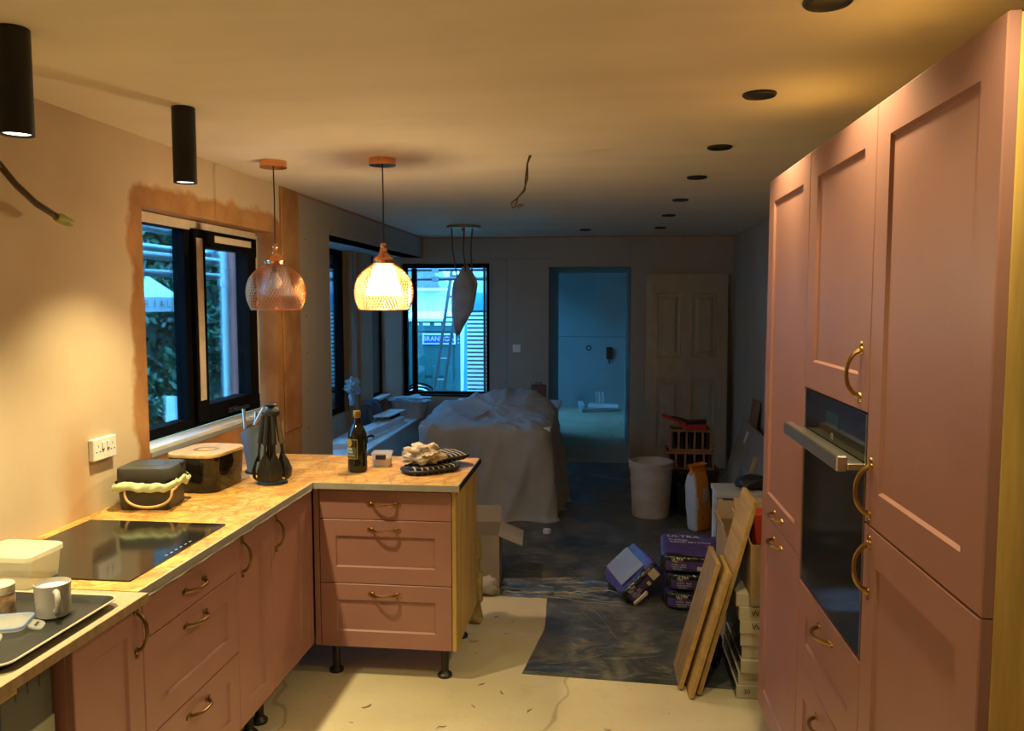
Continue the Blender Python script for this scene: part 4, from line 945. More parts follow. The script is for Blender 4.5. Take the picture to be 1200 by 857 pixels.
# wrapped panel door leaning on the back wall
t = thing('panelled_door', 'white four-panel door in clear wrapping leaning on the back wall', 'door', (.88, 8.66, 0))
DW, DH = .835, 2.03; b = B()
def panel_face(bm, w, h, rects, t_):
    us = sorted({0, w, *[r[0] for r in rects], *[r[1] for r in rects]}); vs = sorted({0, h, *[r[2] for r in rects], *[r[3] for r in rects]})
    V = {}
    def vt(u, v, n=t_):
        k = (round(u, 4), round(v, 4), round(n, 4))
        if k not in V: V[k] = bm.verts.new((u, v, n))
        return V[k]
    for u0, u1 in zip(us, us[1:]):
        for v0, v1 in zip(vs, vs[1:]):
            if any(r[0] <= u0 and u1 <= r[1] and r[2] <= v0 and v1 <= r[3] for r in rects): continue
            bm.faces.new((vt(u0, v0), vt(u1, v0), vt(u1, v1), vt(u0, v1)))
    for u0, u1, v0, v1 in rects:
        seq = [[(u0, v0, t_), (u1, v0, t_), (u1, v1, t_), (u0, v1, t_)]]
        for i, n in ((.006, t_-.028), (.030, t_-.028), (.065, t_-.006)): seq.append([(u0+i, v0+i, n), (u1-i, v0+i, n), (u1-i, v1-i, n), (u0+i, v1-i, n)])
        for q, r in zip(seq, seq[1:]):
            for k in range(4): bm.faces.new((vt(*q[k]), vt(*q[(k+1) % 4]), vt(*r[(k+1) % 4]), vt(*r[k])))
        bm.faces.new([vt(*p) for p in seq[-1]])
panel_face(b, DW, DH, [(.115, .36, 1.16, 1.83), (.475, .72, 1.16, 1.83), (.115, .36, .22, .93), (.475, .72, .22, .93)], .040)
box(b, 0, DW, 0, DH, 0, .010); box(b, 0, .01, 0, DH, .010, .0395); box(b, DW-.01, DW, 0, DH, .010, .0395); box(b, .01, DW-.01, DH-.01, DH, .010, .0395)
tilt = basis((.46, 8.60, .0), (1, 0, 0), (0, -math.cos(.045), math.sin(.045)), (0, math.sin(.045), math.cos(.045)))
obj('door_leaf', b, pm('primed_door', (.42, .37, .29), .5, 0, .05), t, None, tilt)
b = B(); nx, ny = 40, 90; g = [[b.verts.new((DW*i/nx, DH*j/ny, .043+.007*abs(noise.noise((i*.25, j*.11, 1)))+.014*abs(noise.noise((i*.10+j*.12, j*.05, 6)))) ) for j in range(ny+1)] for i in range(nx+1)]
for i in range(nx):
    for j in range(ny): b.faces.new((g[i][j], g[i+1][j], g[i+1][j+1], g[i][j+1]))
obj('plastic_wrap', b, glass('door_wrap_film', (.95, .94, .92), 2.2, .16, 1.5), t, 60, tilt)

# ------------------------------------------------------------------ clutter on the right
def lab_thing(*a, **k): return thing(*a, **k)
t = thing('builders_bucket', 'large dusty white builder\'s bucket on the dark floor', 'bucket', (.405, 6.60, 0)); c3 = (.405, 6.60, 0)
b = B(); lathe(b, [(0, .002), (.14, .002), (.148, .008), (.172, .40), (.182, .402), (.182, .412), (.174, .414), (.177, .44), (.184, .442), (.184, .452), (.170, .455), (.165, .40), (.140, .02), (0, .018)], c3, 40); obj('bucket_body', b, 'bucket', t, 40)
b = B(); tube(b, [(.405+.186*math.cos(a), 6.60-.012-.17*math.sin(a)*.35, .43-.20*math.sin(a)) for a in [PI*i/14 for i in range(15)]], .0035, 6); obj('wire_handle', b, 'alu', t, 50)
t = thing('black_bucket', 'black plastic bucket between white bucket and orange sack', 'bucket', (.735, 6.66, 0))
b = B(); lathe(b, [(0, .002), (.09, .002), (.11, .24), (.122, .243), (.122, .26), (.108, .262), (.088, .02), (0, .018)], (.735, 6.66, 0), 32); obj('bucket_body', b, 'blackplastic', t, 40)
b = B(); tube(b, [(.735+.122*math.cos(a), 6.66-.08*math.sin(a), .245-.12*math.sin(a)) for a in [PI*i/12 for i in range(13)]], .003, 6); obj('wire_handle', b, 'blackmetal', t, 50)
t = thing('storage_crate', 'black lidded crate carrying the brown slatted crates', 'crate', (.75, 7.05, 0))
obj('crate_body', loft(B(), [rr3(.42, .36, .03, .002, .755, 7.05), rr3(.46, .40, .035, .29, .755, 7.05)]), 'blackplastic', t, 30)
obj('lid', loft(B(), [rr3(.48, .42, .04, .29, .755, 7.05), rr3(.48, .42, .04, .315, .755, 7.05), rr3(.46, .40, .04, .325, .755, 7.05)]), 'blackplastic', t, 30)
def slat_crate(x0, x1, y0, y1, z0, h, lab):
    t = thing('slatted_crate', lab, 'crate', ((x0+x1)/2, (y0+y1)/2, z0), 0, 'brown slatted crates')
    obj('base', box(B(), x0, x1, y0, y1, z0, z0+.018, .003), 'crate', t)
    b = B(); T = .014
    box(b, x0, x1, y0, y0+T, z0+h-.022, z0+h, .002); box(b, x0, x1, y1-T, y1, z0+h-.022, z0+h, .002); box(b, x0, x0+T, y0+T, y1-T, z0+h-.022, z0+h, .002); box(b, x1-T, x1, y0+T, y1-T, z0+h-.022, z0+h, .002)
    obj('top_rim', b, 'crate', t)
    n = 6
    for k in range(n):
        x = x0+(x1-x0-.018)*k/(n-1); obj('slat', box(B(), x, x+.018, y0, y0+.012, z0+.018, z0+h-.022, .001), 'crate', t); obj('slat', box(B(), x, x+.018, y1-.012, y1, z0+.018, z0+h-.022, .001), 'crate', t)
    for k in range(1, 4):
        y = y0+(y1-y0-.018)*k/4; obj('slat', box(B(), x0, x0+.012, y, y+.018, z0+.018, z0+h-.022, .001), 'crate', t); obj('slat', box(B(), x1-.012, x1, y, y+.018, z0+.018, z0+h-.022, .001), 'crate', t)
    for k in range(5):
        x = x0+(x1-x0)*(k+.5)/5; obj('divider_wall', box(B(), x-.003, x+.003, y0+.02, y1-.02, z0+.018, z0+h-.03), 'ink', t)
    obj('back_wall', box(B(), x0+.014, x1-.014, y1-.016, y1-.013, z0+.018, z0+h-.022), 'ink', t)
slat_crate(.545, .945, 6.88, 7.18, .326, .155, 'lower brown slatted crate, on the black crate')
slat_crate(.575, .925, 6.89, 7.17, .482, .185, 'upper brown slatted crate, under the red dustpan')
t = thing('dustpan', 'red dustpan with raised handle on the slatted crates', 'dustpan', (.72, 7.0, .668)); w = Matrix.Translation((.755, 6.98, .668)) @ Matrix.Rotation(A(8), 4, 'Z')
b = B(); prism(b, [(-.07, -.12), (.12, -.12), (.12, .10), (-.07, .10)], .0, .006); box(b, -.07, .12, .094, .10, 0, .05); box(b, -.07, .10, -.12, -.114, 0, .045); box(b, -.076, -.07, -.12, .10, 0, .06)
obj('pan', b, 'red', t, None, w)
b = B(); tube(b, [(-.07, -.01, .05), (-.14, -.01, .075), (-.25, -.01, .115)], [.013, .016, .015], 10); obj('handle', b, 'red', t, 50, w)
t = thing('hand_brush', 'black hand brush lying in the red dustpan', 'brush', (.78, 6.98, .68))
b = B(); box(b, -.04, .13, -.05, .0, .045, .075, .008); tube(b, [(-.03, -.025, .062), (-.10, -.02, .085), (-.17, -.02, .10)], [.012, .011, .009], 8); obj('brush_back', b, 'blackplastic', t, 50, w)
b = B(); box(b, -.035, .125, -.046, -.004, .008, .046, .004); obj('bristles', b, 'ink', t, None, w)
# sacks
def pillow(w, d, h, p=7, cuts=9, amp=.012, fq=9, seed=0., sag=0.0):
    b = B(); bmesh.ops.create_cube(b, size=2); bmesh.ops.subdivide_edges(b, edges=b.edges[:], cuts=cuts, use_grid_fill=True)
    nrm = {}
    for v in b.verts:
        c = v.co.copy(); s = (abs(c.x)**p+abs(c.y)**p+abs(c.z)**p)**(1/p); q = c/s
        nrm[v] = q; P = Vector((q.x*w/2, q.y*d/2, q.z*h/2)); n = noise.noise(P*fq+Vector((seed, seed*2, 0)))
        v.co = P*(1+amp*4*n*.5)+q*amp*n+Vector((0, 0, h/2))
        if v.co.z < .003: v.co.z = .003
    return b
t = thing('orange_sack', 'orange paper sack with white side standing beside the buckets', 'sack', (.755, 6.18, 0)); w = Matrix.Translation((.745, 6.20, 0)) @ Matrix.Rotation(A(38), 4, 'Z') @ Matrix.Rotation(A(-3), 4, 'Y')
b = pillow(.17, .12, .46, 6, 9, .010, 7, 3.)
for f in b.faces:
    c = f.calc_center_median(); f.material_index = 1 if c.x < -.06 else 0
for v in b.verts:
    if v.co.z > .36: k = 1-(v.co.z-.36)*3.2; v.co.y *= max(.3, k); v.co.x *= 1-(v.co.z-.36)*.8
me = finish(b, 'sack_body', ['orange', 'sackwhite'], 70); sb = link('sack_body', me, w, t)
b = B(); rings = [[(x, y, z) for x, y in rrect(a, c_, .008, 3)] for a, c_, z in ((.15, .05, .44), (.13, .03, .475), (.14, .04, .50), (.16, .07, .515))]; loft(b, rings, (True, False)); obj('open_top', b, 'orange', t, 60, w)
b = B(); box(b, -.012, .012, -.063, -.0615, .10, .124); obj('printed_mark', b, 'ink', sb, None, w @ Matrix.Rotation(0, 4, 'Y'))
for k in range(4): obj('printed_line', box(B(), -.004+.012*k, .001+.012*k, -.0635, -.062, .20+.02*k, .34, 0, w), 'sackwhite', sb)
def adhesive_bag(lab, world, seed, top=False):
    t = link('adhesive_bag', None, world); tag(t, lab, 'sack', 'purple adhesive bags')
    b = pillow(.36, .46, .104, 8, 11, .007, 8, seed)
    for f in b.faces:
        c = f.calc_center_median(); ny_ = c.y/.23; nz = (c.z-.052)/.052; nx_ = c.x/.18
        f.material_index = 1 if (-1.02 < ny_ < -.86 and nz > .35) or (ny_ < -.8 and nx_ < -.86) else 0
    body = link('bag_body', finish(b, 'bag_body', ['purple', 'blackfilm'], 70), world, t)
    F = lambda x, z: world @ basis((x, -.2395, z), (1, 0, 0), (0, -1, 0))
    text_mesh('print', 'ULTRA', .022, 'whiteink', F(-.085, .083), body); text_mesh('print', 'TILE', .016, 'whiteink', F(-.098, .069), body); text_mesh('print', 'FIX', .016, 'redink', F(-.068, .069), body)
    text_mesh('print', 'ProFlex   Rapid', .013, 'whiteink', F(-.075, .052), body); text_mesh('print', 'flexible tile adhesive', .010, 'whiteink', F(-.075, .039), body); text_mesh('print', 'rapid setting', .010, 'whiteink', F(-.085, .028), body)
    for x0, x1, z0, z1 in ((.075, .148, .028, .078), (.025, .052, .024, .046)): obj('sticker', box(B(), x0, x1, -.2402, -.2385, z0, z1, 0, world), 'masking', body)
    if top:
        T = lambda x, y: world @ Matrix.Translation((x, y, .1085))
        text_mesh('print', 'ULTRA', .062, 'whiteink', T(-.05, .13), body); text_mesh('print', 'TILE FIX', .030, 'redink', T(.09, .10), body); text_mesh('print', 'ProFlex', .036, 'whiteink', T(-.08, .06), body); text_mesh('print', 'RAPID SETTING', .034, 'whiteink', T(-.01, .015), body)
        obj('printed_square', box(B(), .08, .125, -.075, -.035, .1075, .1088, 0, world), 'redink', body)
    return t, body
RZ = lambda d: Matrix.Rotation(A(d), 4, 'Z')
adhesive_bag('purple adhesive bag lowest in the stack of three', Matrix.Translation((.555, 4.75, .005)) @ RZ(-3), 1.)
adhesive_bag('purple adhesive bag in the middle of the stack', Matrix.Translation((.55, 4.76, .111)) @ RZ(-1), 2.2)
adhesive_bag('purple adhesive bag on top of the stack, its print facing up', Matrix.Translation((.535, 4.755, .217)) @ RZ(-5), 3.7, True)
wl = Matrix.Translation((.145, 4.78, .012)) @ RZ(14) @ Matrix.Rotation(A(-43), 4, 'Y') @ Matrix.Translation((.115, 0, 0)) @ Matrix.Diagonal((.78, .95, 1, 1))
t, body = adhesive_bag('purple adhesive bag leaning against the stack, grey print outward', wl, 5.1)
obj('printed_panel', box(B(), -.13, .12, -.17, .18, .1065, .109, 0, wl), 'greyprint', body)
obj('torn_flap', prism(B(), [(-.15, -.25), (-.02, -.262), (.0, -.24), (-.14, -.235)], .0, .012), 'masking', body, None, wl)
tag(obj('paper_scrap', shut(lambda b_: (prism(b_, [(0, 0), (.10, .02), (.13, .09), (.08, .13), (.05, .07), (-.03, .08)], .005, .012), b_)[1], B()), 'greyprint', None, None, Matrix.Translation((.19, 5.09, 0))), 'torn grey paper scrap behind the leaning purple bag', 'paper')
# curled grey sheet behind the bags
b = B(); pl_ = [(-.10, 0), (.10, 0)]+[(.10*math.cos(a), .30+.12*math.sin(a)) for a in [PI*i/14 for i in range(15)]]
prism(b, pl_, 0, .006); tag(obj('foam_sheet', b, 'foampack', None, None, basis((.79, 4.98, .006), (.86, -.5, 0), (-.5*.97, -.86*.97, .24), (.12, .21, .97))), 'curled beige foam sheet standing behind the purple bags', 'foam sheet')
# planks
def plank(lab, x0, y0, x1, z1, wy, th, L, mat):
    d = Vector((x1-x0, 0, z1)).normalized(); n = Vector((d.z, 0, -d.x))
    m = Matrix(((0, n.x, d.x, x0), (1, n.y, d.y, y0), (0, n.z, d.z, .012), (0, 0, 0, 1)))
    t = thing('shelf_board', lab, 'board', (x0, y0, 0), 0, 'boards leaning on the cartons')
    obj('board', box(B(), 0, wy, 0, th, 0, L, .0015, m), 'plywood', t)
    obj('worn_face', box(B(), .004, wy-.004, -.0006, .0004, .004, L-.004, 0, m), mat, t)
plank('short worn board leaning outermost against the cartons', .352, 3.57, .505, .56, .265, .021, .60, 'wornwood')
plank('short board leaning between the worn board and tall board', .392, 3.49, .545, .56, .265, .021, .585, 'plywood')
plank('tall pale board leaning against the cardboard box', .430, 3.525, .645, .83, .285, .020, .90, 'plywood')
# tile cartons
for k in range(8):
    z = .002+.0585*k; dx = [0, .008, .016, .022, .014, .010, .006, -.006][k]; dy = [0, .006, -.006, .012, .006, .0, .004, .012][k]
    lab = ['lowest pale tile carton in the stack by the tall cabinets', 'second pale tile carton from the floor', 'third pale tile carton from the floor', 'fourth pale tile carton from the floor', 'fourth pale tile carton from the top', 'pale tile carton with dark print, third from the top', 'pale tile carton with dark print, just under the top carton', 'topmost pale tile carton, under the open cardboard box'][k]
    t = thing('tile_carton', lab, 'carton', (.87, 3.78, z), 0, 'stacked tile cartons')
    bo = obj('carton_body', box(B(), .600+dx, 1.05+dx, 3.53+dy, 3.96+dy, z, z+.0575, .0015), 'tilebox', t)
    obj('side_wrap', box(B(), .5985+dx, .600+dx, 3.54+dy, 3.955+dy, z+.002, z+.054), 'blackfilm' if k < 6 else 'cardboard_dark', t)
    if k in (5, 6): text_mesh('print', 'WESTBORO', .036, 'ink', basis((.650+dx, 3.5292+dy, z+.030), (1, 0, 0), (0, -1, 0)), bo, .0006, 'LEFT')
    if k == 0: text_mesh('print', '30', .03, 'ink', basis((.630+dx, 3.5292+dy, z+.030), (1, 0, 0), (0, -1, 0)), bo, .0006, 'LEFT')
tag(crumple('rubbish_bag', (.535, 3.88, .10), (.050, .12, .12), .35, 2.2, 'blackfilm', 4, 9.1, None, -.098), 'black plastic bag stuffed behind the leaning boards', 'plastic bag')
# open cardboard boxes
def carton(name, lab, x0, x1, y0, y1, z0, z1, flaps, mat='cardboard', rz=0):
    t = thing(name, lab, 'cardboard box', ((x0+x1)/2, (y0+y1)/2, z0), A(rz)); w = WM[t.name]; hx, hy, h, T = (x1-x0)/2, (y1-y0)/2, z1-z0, .005
    b = B(); box(b, -hx, hx, -hy, -hy+T, 0, h, 0, w); box(b, -hx, hx, hy-T, hy, 0, h, 0, w); box(b, -hx, -hx+T, -hy+T, hy-T, 0, h, 0, w); box(b, hx-T, hx, -hy+T, hy-T, 0, h, 0, w); box(b, -hx+T, hx-T, -hy+T, hy-T, 0, T, 0, w)
    obj('box_body', b, mat, t)
    for side, ang, L in flaps:
        m = {'f': Matrix.Translation((0, -hy, h)), 'b': Matrix.Translation((0, hy, h)) @ RZ(180), 'l': Matrix.Translation((-hx, 0, h)) @ RZ(-90), 'r': Matrix.Translation((hx, 0, h)) @ RZ(90)}[side]
        hw = hx if side in 'fb' else hy
        obj('flap', box(B(), -hw+.006, hw-.006, -L, 0, -.004, 0, 0, w @ m @ Matrix.Rotation(A(ang), 4, 'X')), mat, t)
    return t
carton('cardboard_box', 'open cardboard box on top of the pale tile cartons', .645, 1.06, 3.50, 3.94, .470, .70, [('l', -75, .06), ('b', -40, .12)])
carton('cardboard_box', 'tall open cardboard box standing behind the tile cartons', .625, 1.0, 4.03, 4.40, .006, .575, [('l', -75, .06), ('f', -70, .07), ('b', -60, .1)])
t = thing('red_carton', 'bright red box with white print in the cardboard boxes', 'carton', (.84, 3.80, .66)); w = Matrix.Translation((.80, 3.74, .60)) @ RZ(6) 
rb = obj('carton_body', box(B(), -.13, .2, -.06, .06, -.12, .19, .003, w), 'redcard', t)
b = B(); prism(b, [(-.05, .155), (.01, .155), (-.01, .178), (-.03, .178)], 0, .0006); obj('printed_mark', b, 'whiteink', rb, None, w @ basis((0, -.061, 0), (1, 0, 0), (0, -1, 0)))
obj('sticker', box(B(), -.07, .0, -.0612, -.06, .08, .12, 0, w), 'masking', rb)
tag(crumple('blue_cloth', (.78, 3.60, .665), (.08, .06, .035), .5, 2.4, pm('blue_rag', (.12, .2, .4), .8), 3, 4.4, None, -.03), 'blue and white rag lying in the near cardboard box', 'rag')
t = thing('white_shelf_unit', 'low white board on legs behind the cardboard boxes', 'shelf', (.93, 5.2, 0))
obj('top_board', box(B(), .725, 1.15, 5.12, 5.42, .512, .542, .002), 'tilebox', t)
for x in (.735, 1.11):
    for y in (5.13, 5.38): obj('leg', box(B(), x, x+.028, y, y+.028, .006, .515, .002), 'whitewood', t)
obj('mid_board', box(B(), .765, 1.108, 5.14, 5.40, .28, .30), 'cardboard_dark', t)
tag(crumple('black_pouch', (.98, 5.27, .585), (.13, .09, .05), .3, 2., 'blackplastic', 3, 6.4, None, -.042), 'black pouch lying on the low white board', 'pouch')
t = thing('small_carton', 'small brown carton on the floor right of the orange sack', 'cardboard box', (.90, 6.0, 0)); 
obj('box_body', box(B(), .835, .945, 5.97, 6.12, .006, .20, .002), 'cardboard_dark', t); obj('flap', box(B(), .835, .945, 5.95, 6.10, .205, .209, 0, Matrix.Translation((0, 0, 0))), 'tilebox', t)
# leaning flat packages by the right wall
def leaner(name, lab, cat, X0, X1, Y0, Y1, zt, th, mat, extra=()):
    d = Vector((X1-X0, 0, zt)).normalized(); L = math.hypot(X1-X0, zt); n = Vector((d.z, 0, -d.x))
    m = Matrix(((0, n.x, d.x, X0), (1, n.y, d.y, Y0), (0, n.z, d.z, .02), (0, 0, 0, 1)))
    t = thing(name, lab, cat, (X0, (Y0+Y1)/2, 0)); bo = obj('panel', box(B(), 0, Y1-Y0, 0, th, 0, L, .003, m), mat, t)
    for nm, y0, y1, z0, z1, mm in extra: obj(nm, box(B(), y0, y1, -.0012, .0002, z0*L, z1*L, 0, m), mm, bo)
leaner('flat_package', 'large flat grey-brown package leaning against the right wall', 'package', 1.02, 1.25, 5.9, 7.30, .68, .03, 'cardboard_dark', (('label_sticker', 1.02, 1.10, .78, .92, 'whiteink'), ('packing_tape', .75, .83, .0, .55, 'tape'), ('lower_sheet', .25, 1.395, .0, .56, 'foampack')))
leaner('curved_panel', 'tall narrow panel standing behind the flat package', 'panel', 1.24, 1.345, 7.1, 7.42, .86, .012, 'crate', ())
leaner('timber_batten', 'thin timber batten leaning in front of the flat package', 'batten', .93, 1.10, 5.93, 5.97, .60, .025, 'plywood', ())
# beside the peninsula
carton('cardboard_box', 'torn open cardboard box on the floor behind the peninsula', -.86, -.615, 4.72, 5.05, .006, .34, [('r', 22, .15), ('b', -75, .10), ('l', -80, .08)], 'cardboard_dark', 4)
tag(crumple('paper_wad', (-.66, 4.66, .05), (.07, .05, .06), .5, 2.3, 'foampack', 3, 2.1, None, -.045), 'crumpled paper at the foot of the torn cardboard box', 'paper')
b = pillow(.07, .10, .50, 5, 10, .022, 16, 4.)
tag(link('insulation_roll', finish(b, 'insulation_roll', 'wool', 70), Matrix.Translation((-.675, 4.25, 0))), 'strip of yellow mineral wool standing behind the peninsula', 'insulation')
tag(obj('white_disc', lathe(B(), [(0, 0), (.03, 0), (.032, .006), (.028, .03), (0, .034)], (-.40, 5.98, .005), 20), 'white', None, 40), 'small round white plastic disc on the dark floor', 'disc')
# scraps on the floor
b = B(); prism(b, [(0, 0), (.03, .006), (.055, 0), (.05, .012), (.02, .016)], 0, .004); chip_me = finish(b, 'floor_scrap', 'timber')
b = B(); tube(b, [(0, 0, .003), (.03, .008, .004), (.06, .0, .008), (.085, .012, .004)], [.001, .003, .003, .001], 5); twig_me = finish(b, 'floor_scrap', 'cable', 50)
spots = [(-.98, 3.30), (-.62, 3.16), (-1.03, 3.14), (-.55, 3.34), (-.44, 3.02), (-.72, 2.98), (-.30, 3.30), (-.52, 3.55), (-.60, 3.86), (-.50, 4.1), (-.56, 4.35), (-.42, 3.45), (.05, 3.2), (.2, 3.05), (-.15, 2.95), (-.62, 4.0), (-.47, 4.3), (.12, 4.2), (-.05, 4.05), (.02, 5.2), (-.2, 5.6), (.1, 5.5)]
for i, (x, y) in enumerate(spots):
    o = link('floor_scrap', twig_me if i % 3 == 1 else chip_me, Matrix.Translation((x, y, .0006 if y < 4 or x < -.4 else .0045)) @ RZ(random.uniform(0, 360)) @ Matrix.Scale(random.uniform(.35, .9), 4))
    tag(o, 'tiny wood scrap among the debris on the floor', 'scrap', 'scraps on the floor')

# ------------------------------------------------------------------ outside
tag(obj('garden_ground', box(B(), -30, 20, -10, 45, -1.0, -.8), 'ground'), None, None, None, 'structure')
t = thing('portable_toilet', 'teal portable toilet cabin with blue name sign outside the window', 'portable toilet', (-2.92, 14.5, -.8))
obj('cabin_body', box(B(), -3.47, -2.38, 14.0, 15.1, -.8, 1.40, .02), 'teal', t)
obj('roof', loft(B(), [rr3(1.18, 1.2, .06, 1.40, -2.925, 14.55), rr3(1.2, 1.22, .06, 1.45, -2.925, 14.55), rr3(.9, .9, .1, 1.56, -2.925, 14.55)]), 'render_white', t, 30)
b = B(); panel_face(b, .93, 2.05, [(.08, .85, 1.10, 1.95)], .03); box(b, 0, .93, 0, 2.05, -.02, .001); d_ = obj('cabin_door', b, 'teal', t, None, basis((-3.39, 14.0, -.72), (1, 0, 0), (0, -1, 0)))
for k in range(3): obj('door_rib', box(B(), -3.22+.25*k, -3.09+.25*k, 13.945, 13.97, -.45, .62, .01), 'teal', d_)
for (xa, xb) in ((-3.47, -3.39), (-2.46, -2.38)): obj('corner_post', box(B(), xa, xb, 13.95, 14.0, -.8, 1.40, .01), 'teal' if xa < -3 else 'render_white', t)
for k in range(4): obj('roof_vent', box(B(), -3.32+.2*k, -3.2+.2*k, 13.955, 13.97, 1.33, 1.375), 'render_white', d_)
sg = obj('sign_board', box(B(), -3.13, -2.54, 13.93, 13.945, 1.0, 1.19, .004), 'whiteink', t)
obj('sign_field', box(B(), -3.105, -2.565, 13.925, 13.93, 1.025, 1.165), 'signblue', sg); text_mesh('sign_text', 'BRANDON', .115, 'whiteink', basis((-2.835, 13.922, 1.095), (1, 0, 0), (0, -1, 0)), sg)
for dx in (0, .04):
    for dz in (0, .06): obj('coin_dot', box(B(), -2.50+dx, -2.485+dx, 13.94, 13.968, 1.02+dz, 1.035+dz), 'whiteink', d_)
t = thing('ladder', 'aluminium ladder leaning up outside the back window', 'ladder', (-2.2, 10.4, -.8))
P0, P1 = Vector((-2.375, 10.3, -.8)), Vector((-1.955, 10.75, 2.5))
for dx in (0, .125):
    b = B(); tube(b, [P0+Vector((dx, 0, 0)), P1+Vector((dx, 0, 0))], .022, 6); obj('stile', b, 'alu', t)
for k in range(12):
    p = P0.lerp(P1, (k+.5)/12); b = B(); tube(b, [p, p+Vector((.125, 0, 0))], .015, 8); obj('rung', b, 'alu', t, 40)
for zz, lab in ((2.02, 'lower dark scaffold tube across the top of the back window'), (2.13, 'upper dark scaffold tube across the top of the back window')):
    t = thing('scaffold_tube', lab, 'scaffold tube', (-2.0, 9.7, zz), 0, 'scaffold tubes outside'); obj('tube', tube(B(), [(-3.4, 9.7, zz), (-1.0, 9.7, zz)], .022, 12), 'alu', t, 40); obj('coupler', box(B(), -2.05, -1.97, 9.66, 9.74, zz-.035, zz+.035, .008), 'scaffold', t)
t = thing('scaffold_tube', 'upright scaffold tube left of the back window', 'scaffold tube', (-2.95, 9.75, -.8), 0, 'scaffold tubes outside'); obj('tube', tube(B(), [(-2.95, 9.743, -.8), (-2.95, 9.743, 3.2)], .022, 12), 'alu', t, 40)
t = thing('slatted_cladding', 'white horizontal slatted cladding outside the back window', 'cladding', (-1.5, 10.55, -.8))
obj('backing', box(B(), -1.77, -1.2, 10.575, 10.598, -.8, 1.62), 'slate', t)
for k in range(44):
    z = -.75+.054*k; obj('slat', box(B(), -1.77, -1.2, 10.555, 10.578, z, z+.030), 'render_white', t)
obj('fascia', box(B(), -1.77, -1.2, 10.54, 10.598, 1.63, 1.86), 'tarp', t)
t = thing('blue_tarpaulin', 'bundled bright blue tarpaulin hanging beside the white slats', 'tarpaulin', (-2.07, 12.5, -.8))
b = B(); rings = [[(-2.085+.02*z+(.075-.02*max(0, z-1))*(1+.4*noise.noise((math.cos(a)*2, math.sin(a)*2, z*2)))*math.cos(a), 12.5+.09*math.sin(a), z) for a in [2*PI*k/18 for k in range(18)]] for z in (-.8, -.3, .2, .6, 1.0, 1.3, 1.55, 1.68)]; loft(b, rings); tb = obj('tarp_body', b, 'tarp', t, 60)
obj('white_tag', box(B(), -2.07, -2.0, 12.40, 12.41, 1.22, 1.42), 'whiteink', tb)
t = thing('white_house', 'white rendered house with grey roof across the street', 'house', (-5, 22, -.8))
obj('house_wall', box(B(), -11.5, -1.6, 22, 27, -.8, 2.05), 'render_white', t); obj('upper_wall', box(B(), -11.5, -4.2, 22.6, 27, 2.05, 5.2), 'render_white', t)
b = B(); prism(b, [(-11.8, 21.8), (-3.9, 21.8), (-4.4, 24.5), (-11.8, 24.5)], 5.2, 5.5); obj('roof', b, 'slate', t)
b = B(); prism(b, [(0, 0), (1.1, 0), (.9, .55), (.2, .55)], 0, 1.2); obj('porch_roof', b, 'slate', t, None, basis((-5.3, 22, 2.12), (1, 0, 0), (0, -1, 0)))
t = thing('garden_hose', 'tangled pale hose heap left of the toilet cabin', 'hose', (-2.9, 11.6, -.8))
obj('heap', crumple('heap', (-2.78, 11.9, -.1), (.35, .3, .62), .25, 2.2, 'render_white', 3, 3.3, t).data and box(B(), -2.95, -2.6, 11.8, 12.0, -.8, -.5), 'stone', t)
for k in range(5):
    b = B(); tube(b, [(-2.70+.02*k+.22*math.cos(a), 11.55-.02*k, .20+.05*k+.16*math.sin(a)) for a in [PI*i/14 for i in range(15)]], .016, 7); obj('hose_loop', b, 'frame', t, 50)
t = thing('boundary_wall', 'rough rubble stone wall seen through the narrow bay window', 'stone wall', (-3.5, 12, -.8))
obj('wall_core', box(B(), -3.62, -3.42, 10.6, 13.7, -.8, 1.9), 'stone', t)
stones = [finish(pillow(.34, .12, .2, 4, 3, .03, 8, s), 'stone', 'stone', 60) for s in (1., 2.)]
for r in range(9):
    for k in range(7): link('stone', stones[(r+k) % 2], Matrix.Translation((-3.40, 10.85+.38*k+.19*(r % 2), -.3+.22*r)) @ RZ(90), t)
# scaffold beside the kitchen window
sc = [((-2.95, 3.0, 2.24), (-2.95, 9.2, 2.20), .03), ((-3.2, 3.0, 2.12), (-3.2, 9.2, 2.14), .026), ((-3.0, 3.0, 2.04), (-3.0, 9.2, 2.07), .026), ((-3.05, 3.0, 1.93), (-3.05, 9.2, 1.95), .026), ((-2.80, 5.85, -.8), (-2.80, 5.85, 4.2), .024)]
labs = ['thick scaffold tube crossing highest in the window', 'scaffold tube second from the top outside the window', 'scaffold tube third from the top outside the window', 'lowest scaffold tube crossing the kitchen window view', 'upright scaffold tube behind the opening sash']
for (p0, p1, r), lab in zip(sc, labs):
    t = thing('scaffold_tube', lab, 'scaffold tube', p0, 0, 'scaffold tubes outside'); b = B(); tube(b, [p0, p1], r, 14); obj('tube', b, 'scaffold', t, 40)
    if lab.startswith(('scaffold tube second', 'lowest')):
        for yy in (5.05, 6.40): obj('coupler', box(B(), p0[0]-.05, p0[0]+.05, yy-.04, yy+.04, p0[2]-.05, p0[2]+.06, .01), 'scaffold', t)
t = thing('downpipe', 'pale grey rainwater downpipe against the mauve wall', 'downpipe', (-2.66, 5.42, -.8))
b = B(); tube(b, [(-2.64, 5.465, -.8), (-2.64, 5.465, 2.9)], .022, 16); obj('pipe', b, 'canvas', t, 40)
for z in (.3, 1.85): obj('bracket', lathe(B(), [(.022, 0), (.03, 0), (.03, .05), (.022, .05)], (-2.64, 5.465, z), 16, close=True), 'canvas', t, 40)
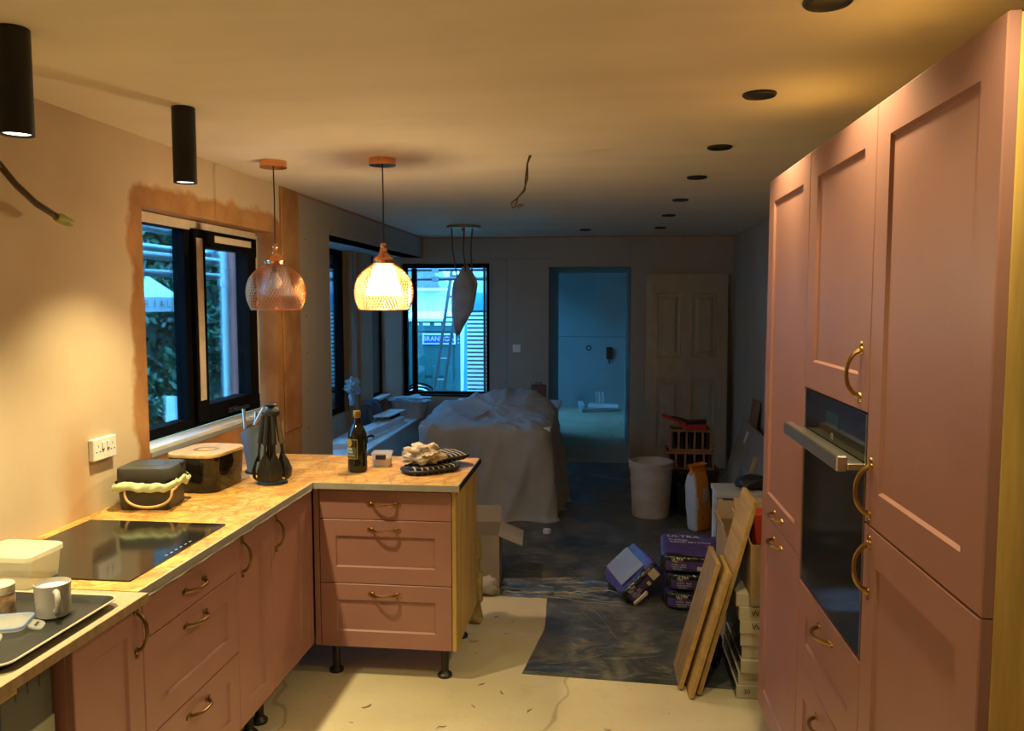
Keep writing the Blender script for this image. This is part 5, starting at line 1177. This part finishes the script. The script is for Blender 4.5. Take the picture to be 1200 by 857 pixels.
for i, (x, y, h, lab) in enumerate(((-3.0, 5.25, 1.08, 'pale plank standing outside below the scaffold'), (-2.9, 5.45, .95, 'shorter pale plank leaning beside the taller one outside'))):
    m = Matrix.Translation((x, y, -.78)) @ Matrix.Rotation(A(-5), 4, 'X'); tag(obj('timber_plank', box(B(), -.06, .06, -.02, .02, 0, h+.78, .003, m), 'whitewood'), lab, 'plank', 'planks outside')
t = thing('garden_parasol', 'white garden parasol with printed edge outside the kitchen window', 'parasol', (-4.50, 6.42, -.8))
pc = Vector((-4.50, 6.42, 2.06)); nseg = 8; RR = .92
b = B(); rings = [[(pc.x+r*math.cos(2*PI*k/48)*(1-.03*abs(math.sin(4*2*PI*k/48))), pc.y+r*math.sin(2*PI*k/48)*(1-.03*abs(math.sin(4*2*PI*k/48))), pc.z+z) for k in range(48)] for r, z in ((.03, .10), (.30, .06), (.62, -.07), (RR, -.28), (RR+.005, -.40), (RR-.01, -.40), (RR-.015, -.29), (.61, -.085), (.30, .045), (.03, .085))]; loft(b, rings)
cn = obj('canopy', b, 'canvas', t, 50)
obj('pole', tube(B(), [(pc.x, pc.y, -.8), (pc.x, pc.y, 2.17)], .024, 12), 'timber', t, 40)
lim = ['I', 'T', 'E', 'R', 'I', 'A', 'L', ' ', 'O', 'N', 'E']
for k, ch in enumerate(lim):
    if ch == ' ': continue
    a = A(-34+k*5.2); text_mesh('print', ch, .09, 'ink', basis((pc.x+(RR+.012)*math.cos(a), pc.y+(RR+.012)*math.sin(a), pc.z-.34), (-math.sin(a), math.cos(a), 0), (math.cos(a), math.sin(a), 0)), cn)
# hedge
t = thing('hedge', 'dense dark green hedge filling the kitchen window view', 'hedge', (-5.2, 7.5, -.8))
obj('hedge_core', box(B(), -7.0, -6.1, 3.0, 16.0, -.8, 3.2, .1), 'hedgecore', t)
V, F = [], []
rnd = random.Random(11)
for i in range(20000):
    y = rnd.uniform(5.5, 16); z = rnd.uniform(-.3, 3.6) if i % 5 else rnd.uniform(2.2, 3.9)
    x = -6.02+.28*noise.noise((y*1.3, z*1.3, 0))+rnd.uniform(-.12, .16); c = Vector((x, y, z)); s = rnd.uniform(.03, .062)
    a = Vector((rnd.gauss(0, 1), rnd.gauss(0, 1), rnd.gauss(0, 1)-.6)).normalized(); bb = a.cross(Vector((rnd.gauss(.8, .6), rnd.gauss(0, .6), rnd.gauss(.4, .6)))).normalized(); k = len(V)
    V += [c-a*s*1.5, c+bb*s*.8, c+a*s*1.5, c-bb*s*.8]; F.append((k, k+1, k+2, k+3))
me = bpy.data.meshes.new('leaves'); me.from_pydata(V, [], F); me.materials.append(M['leaf']); lf = link('leaves', me, Matrix.Identity(4), t); lf['kind'] = 'stuff'
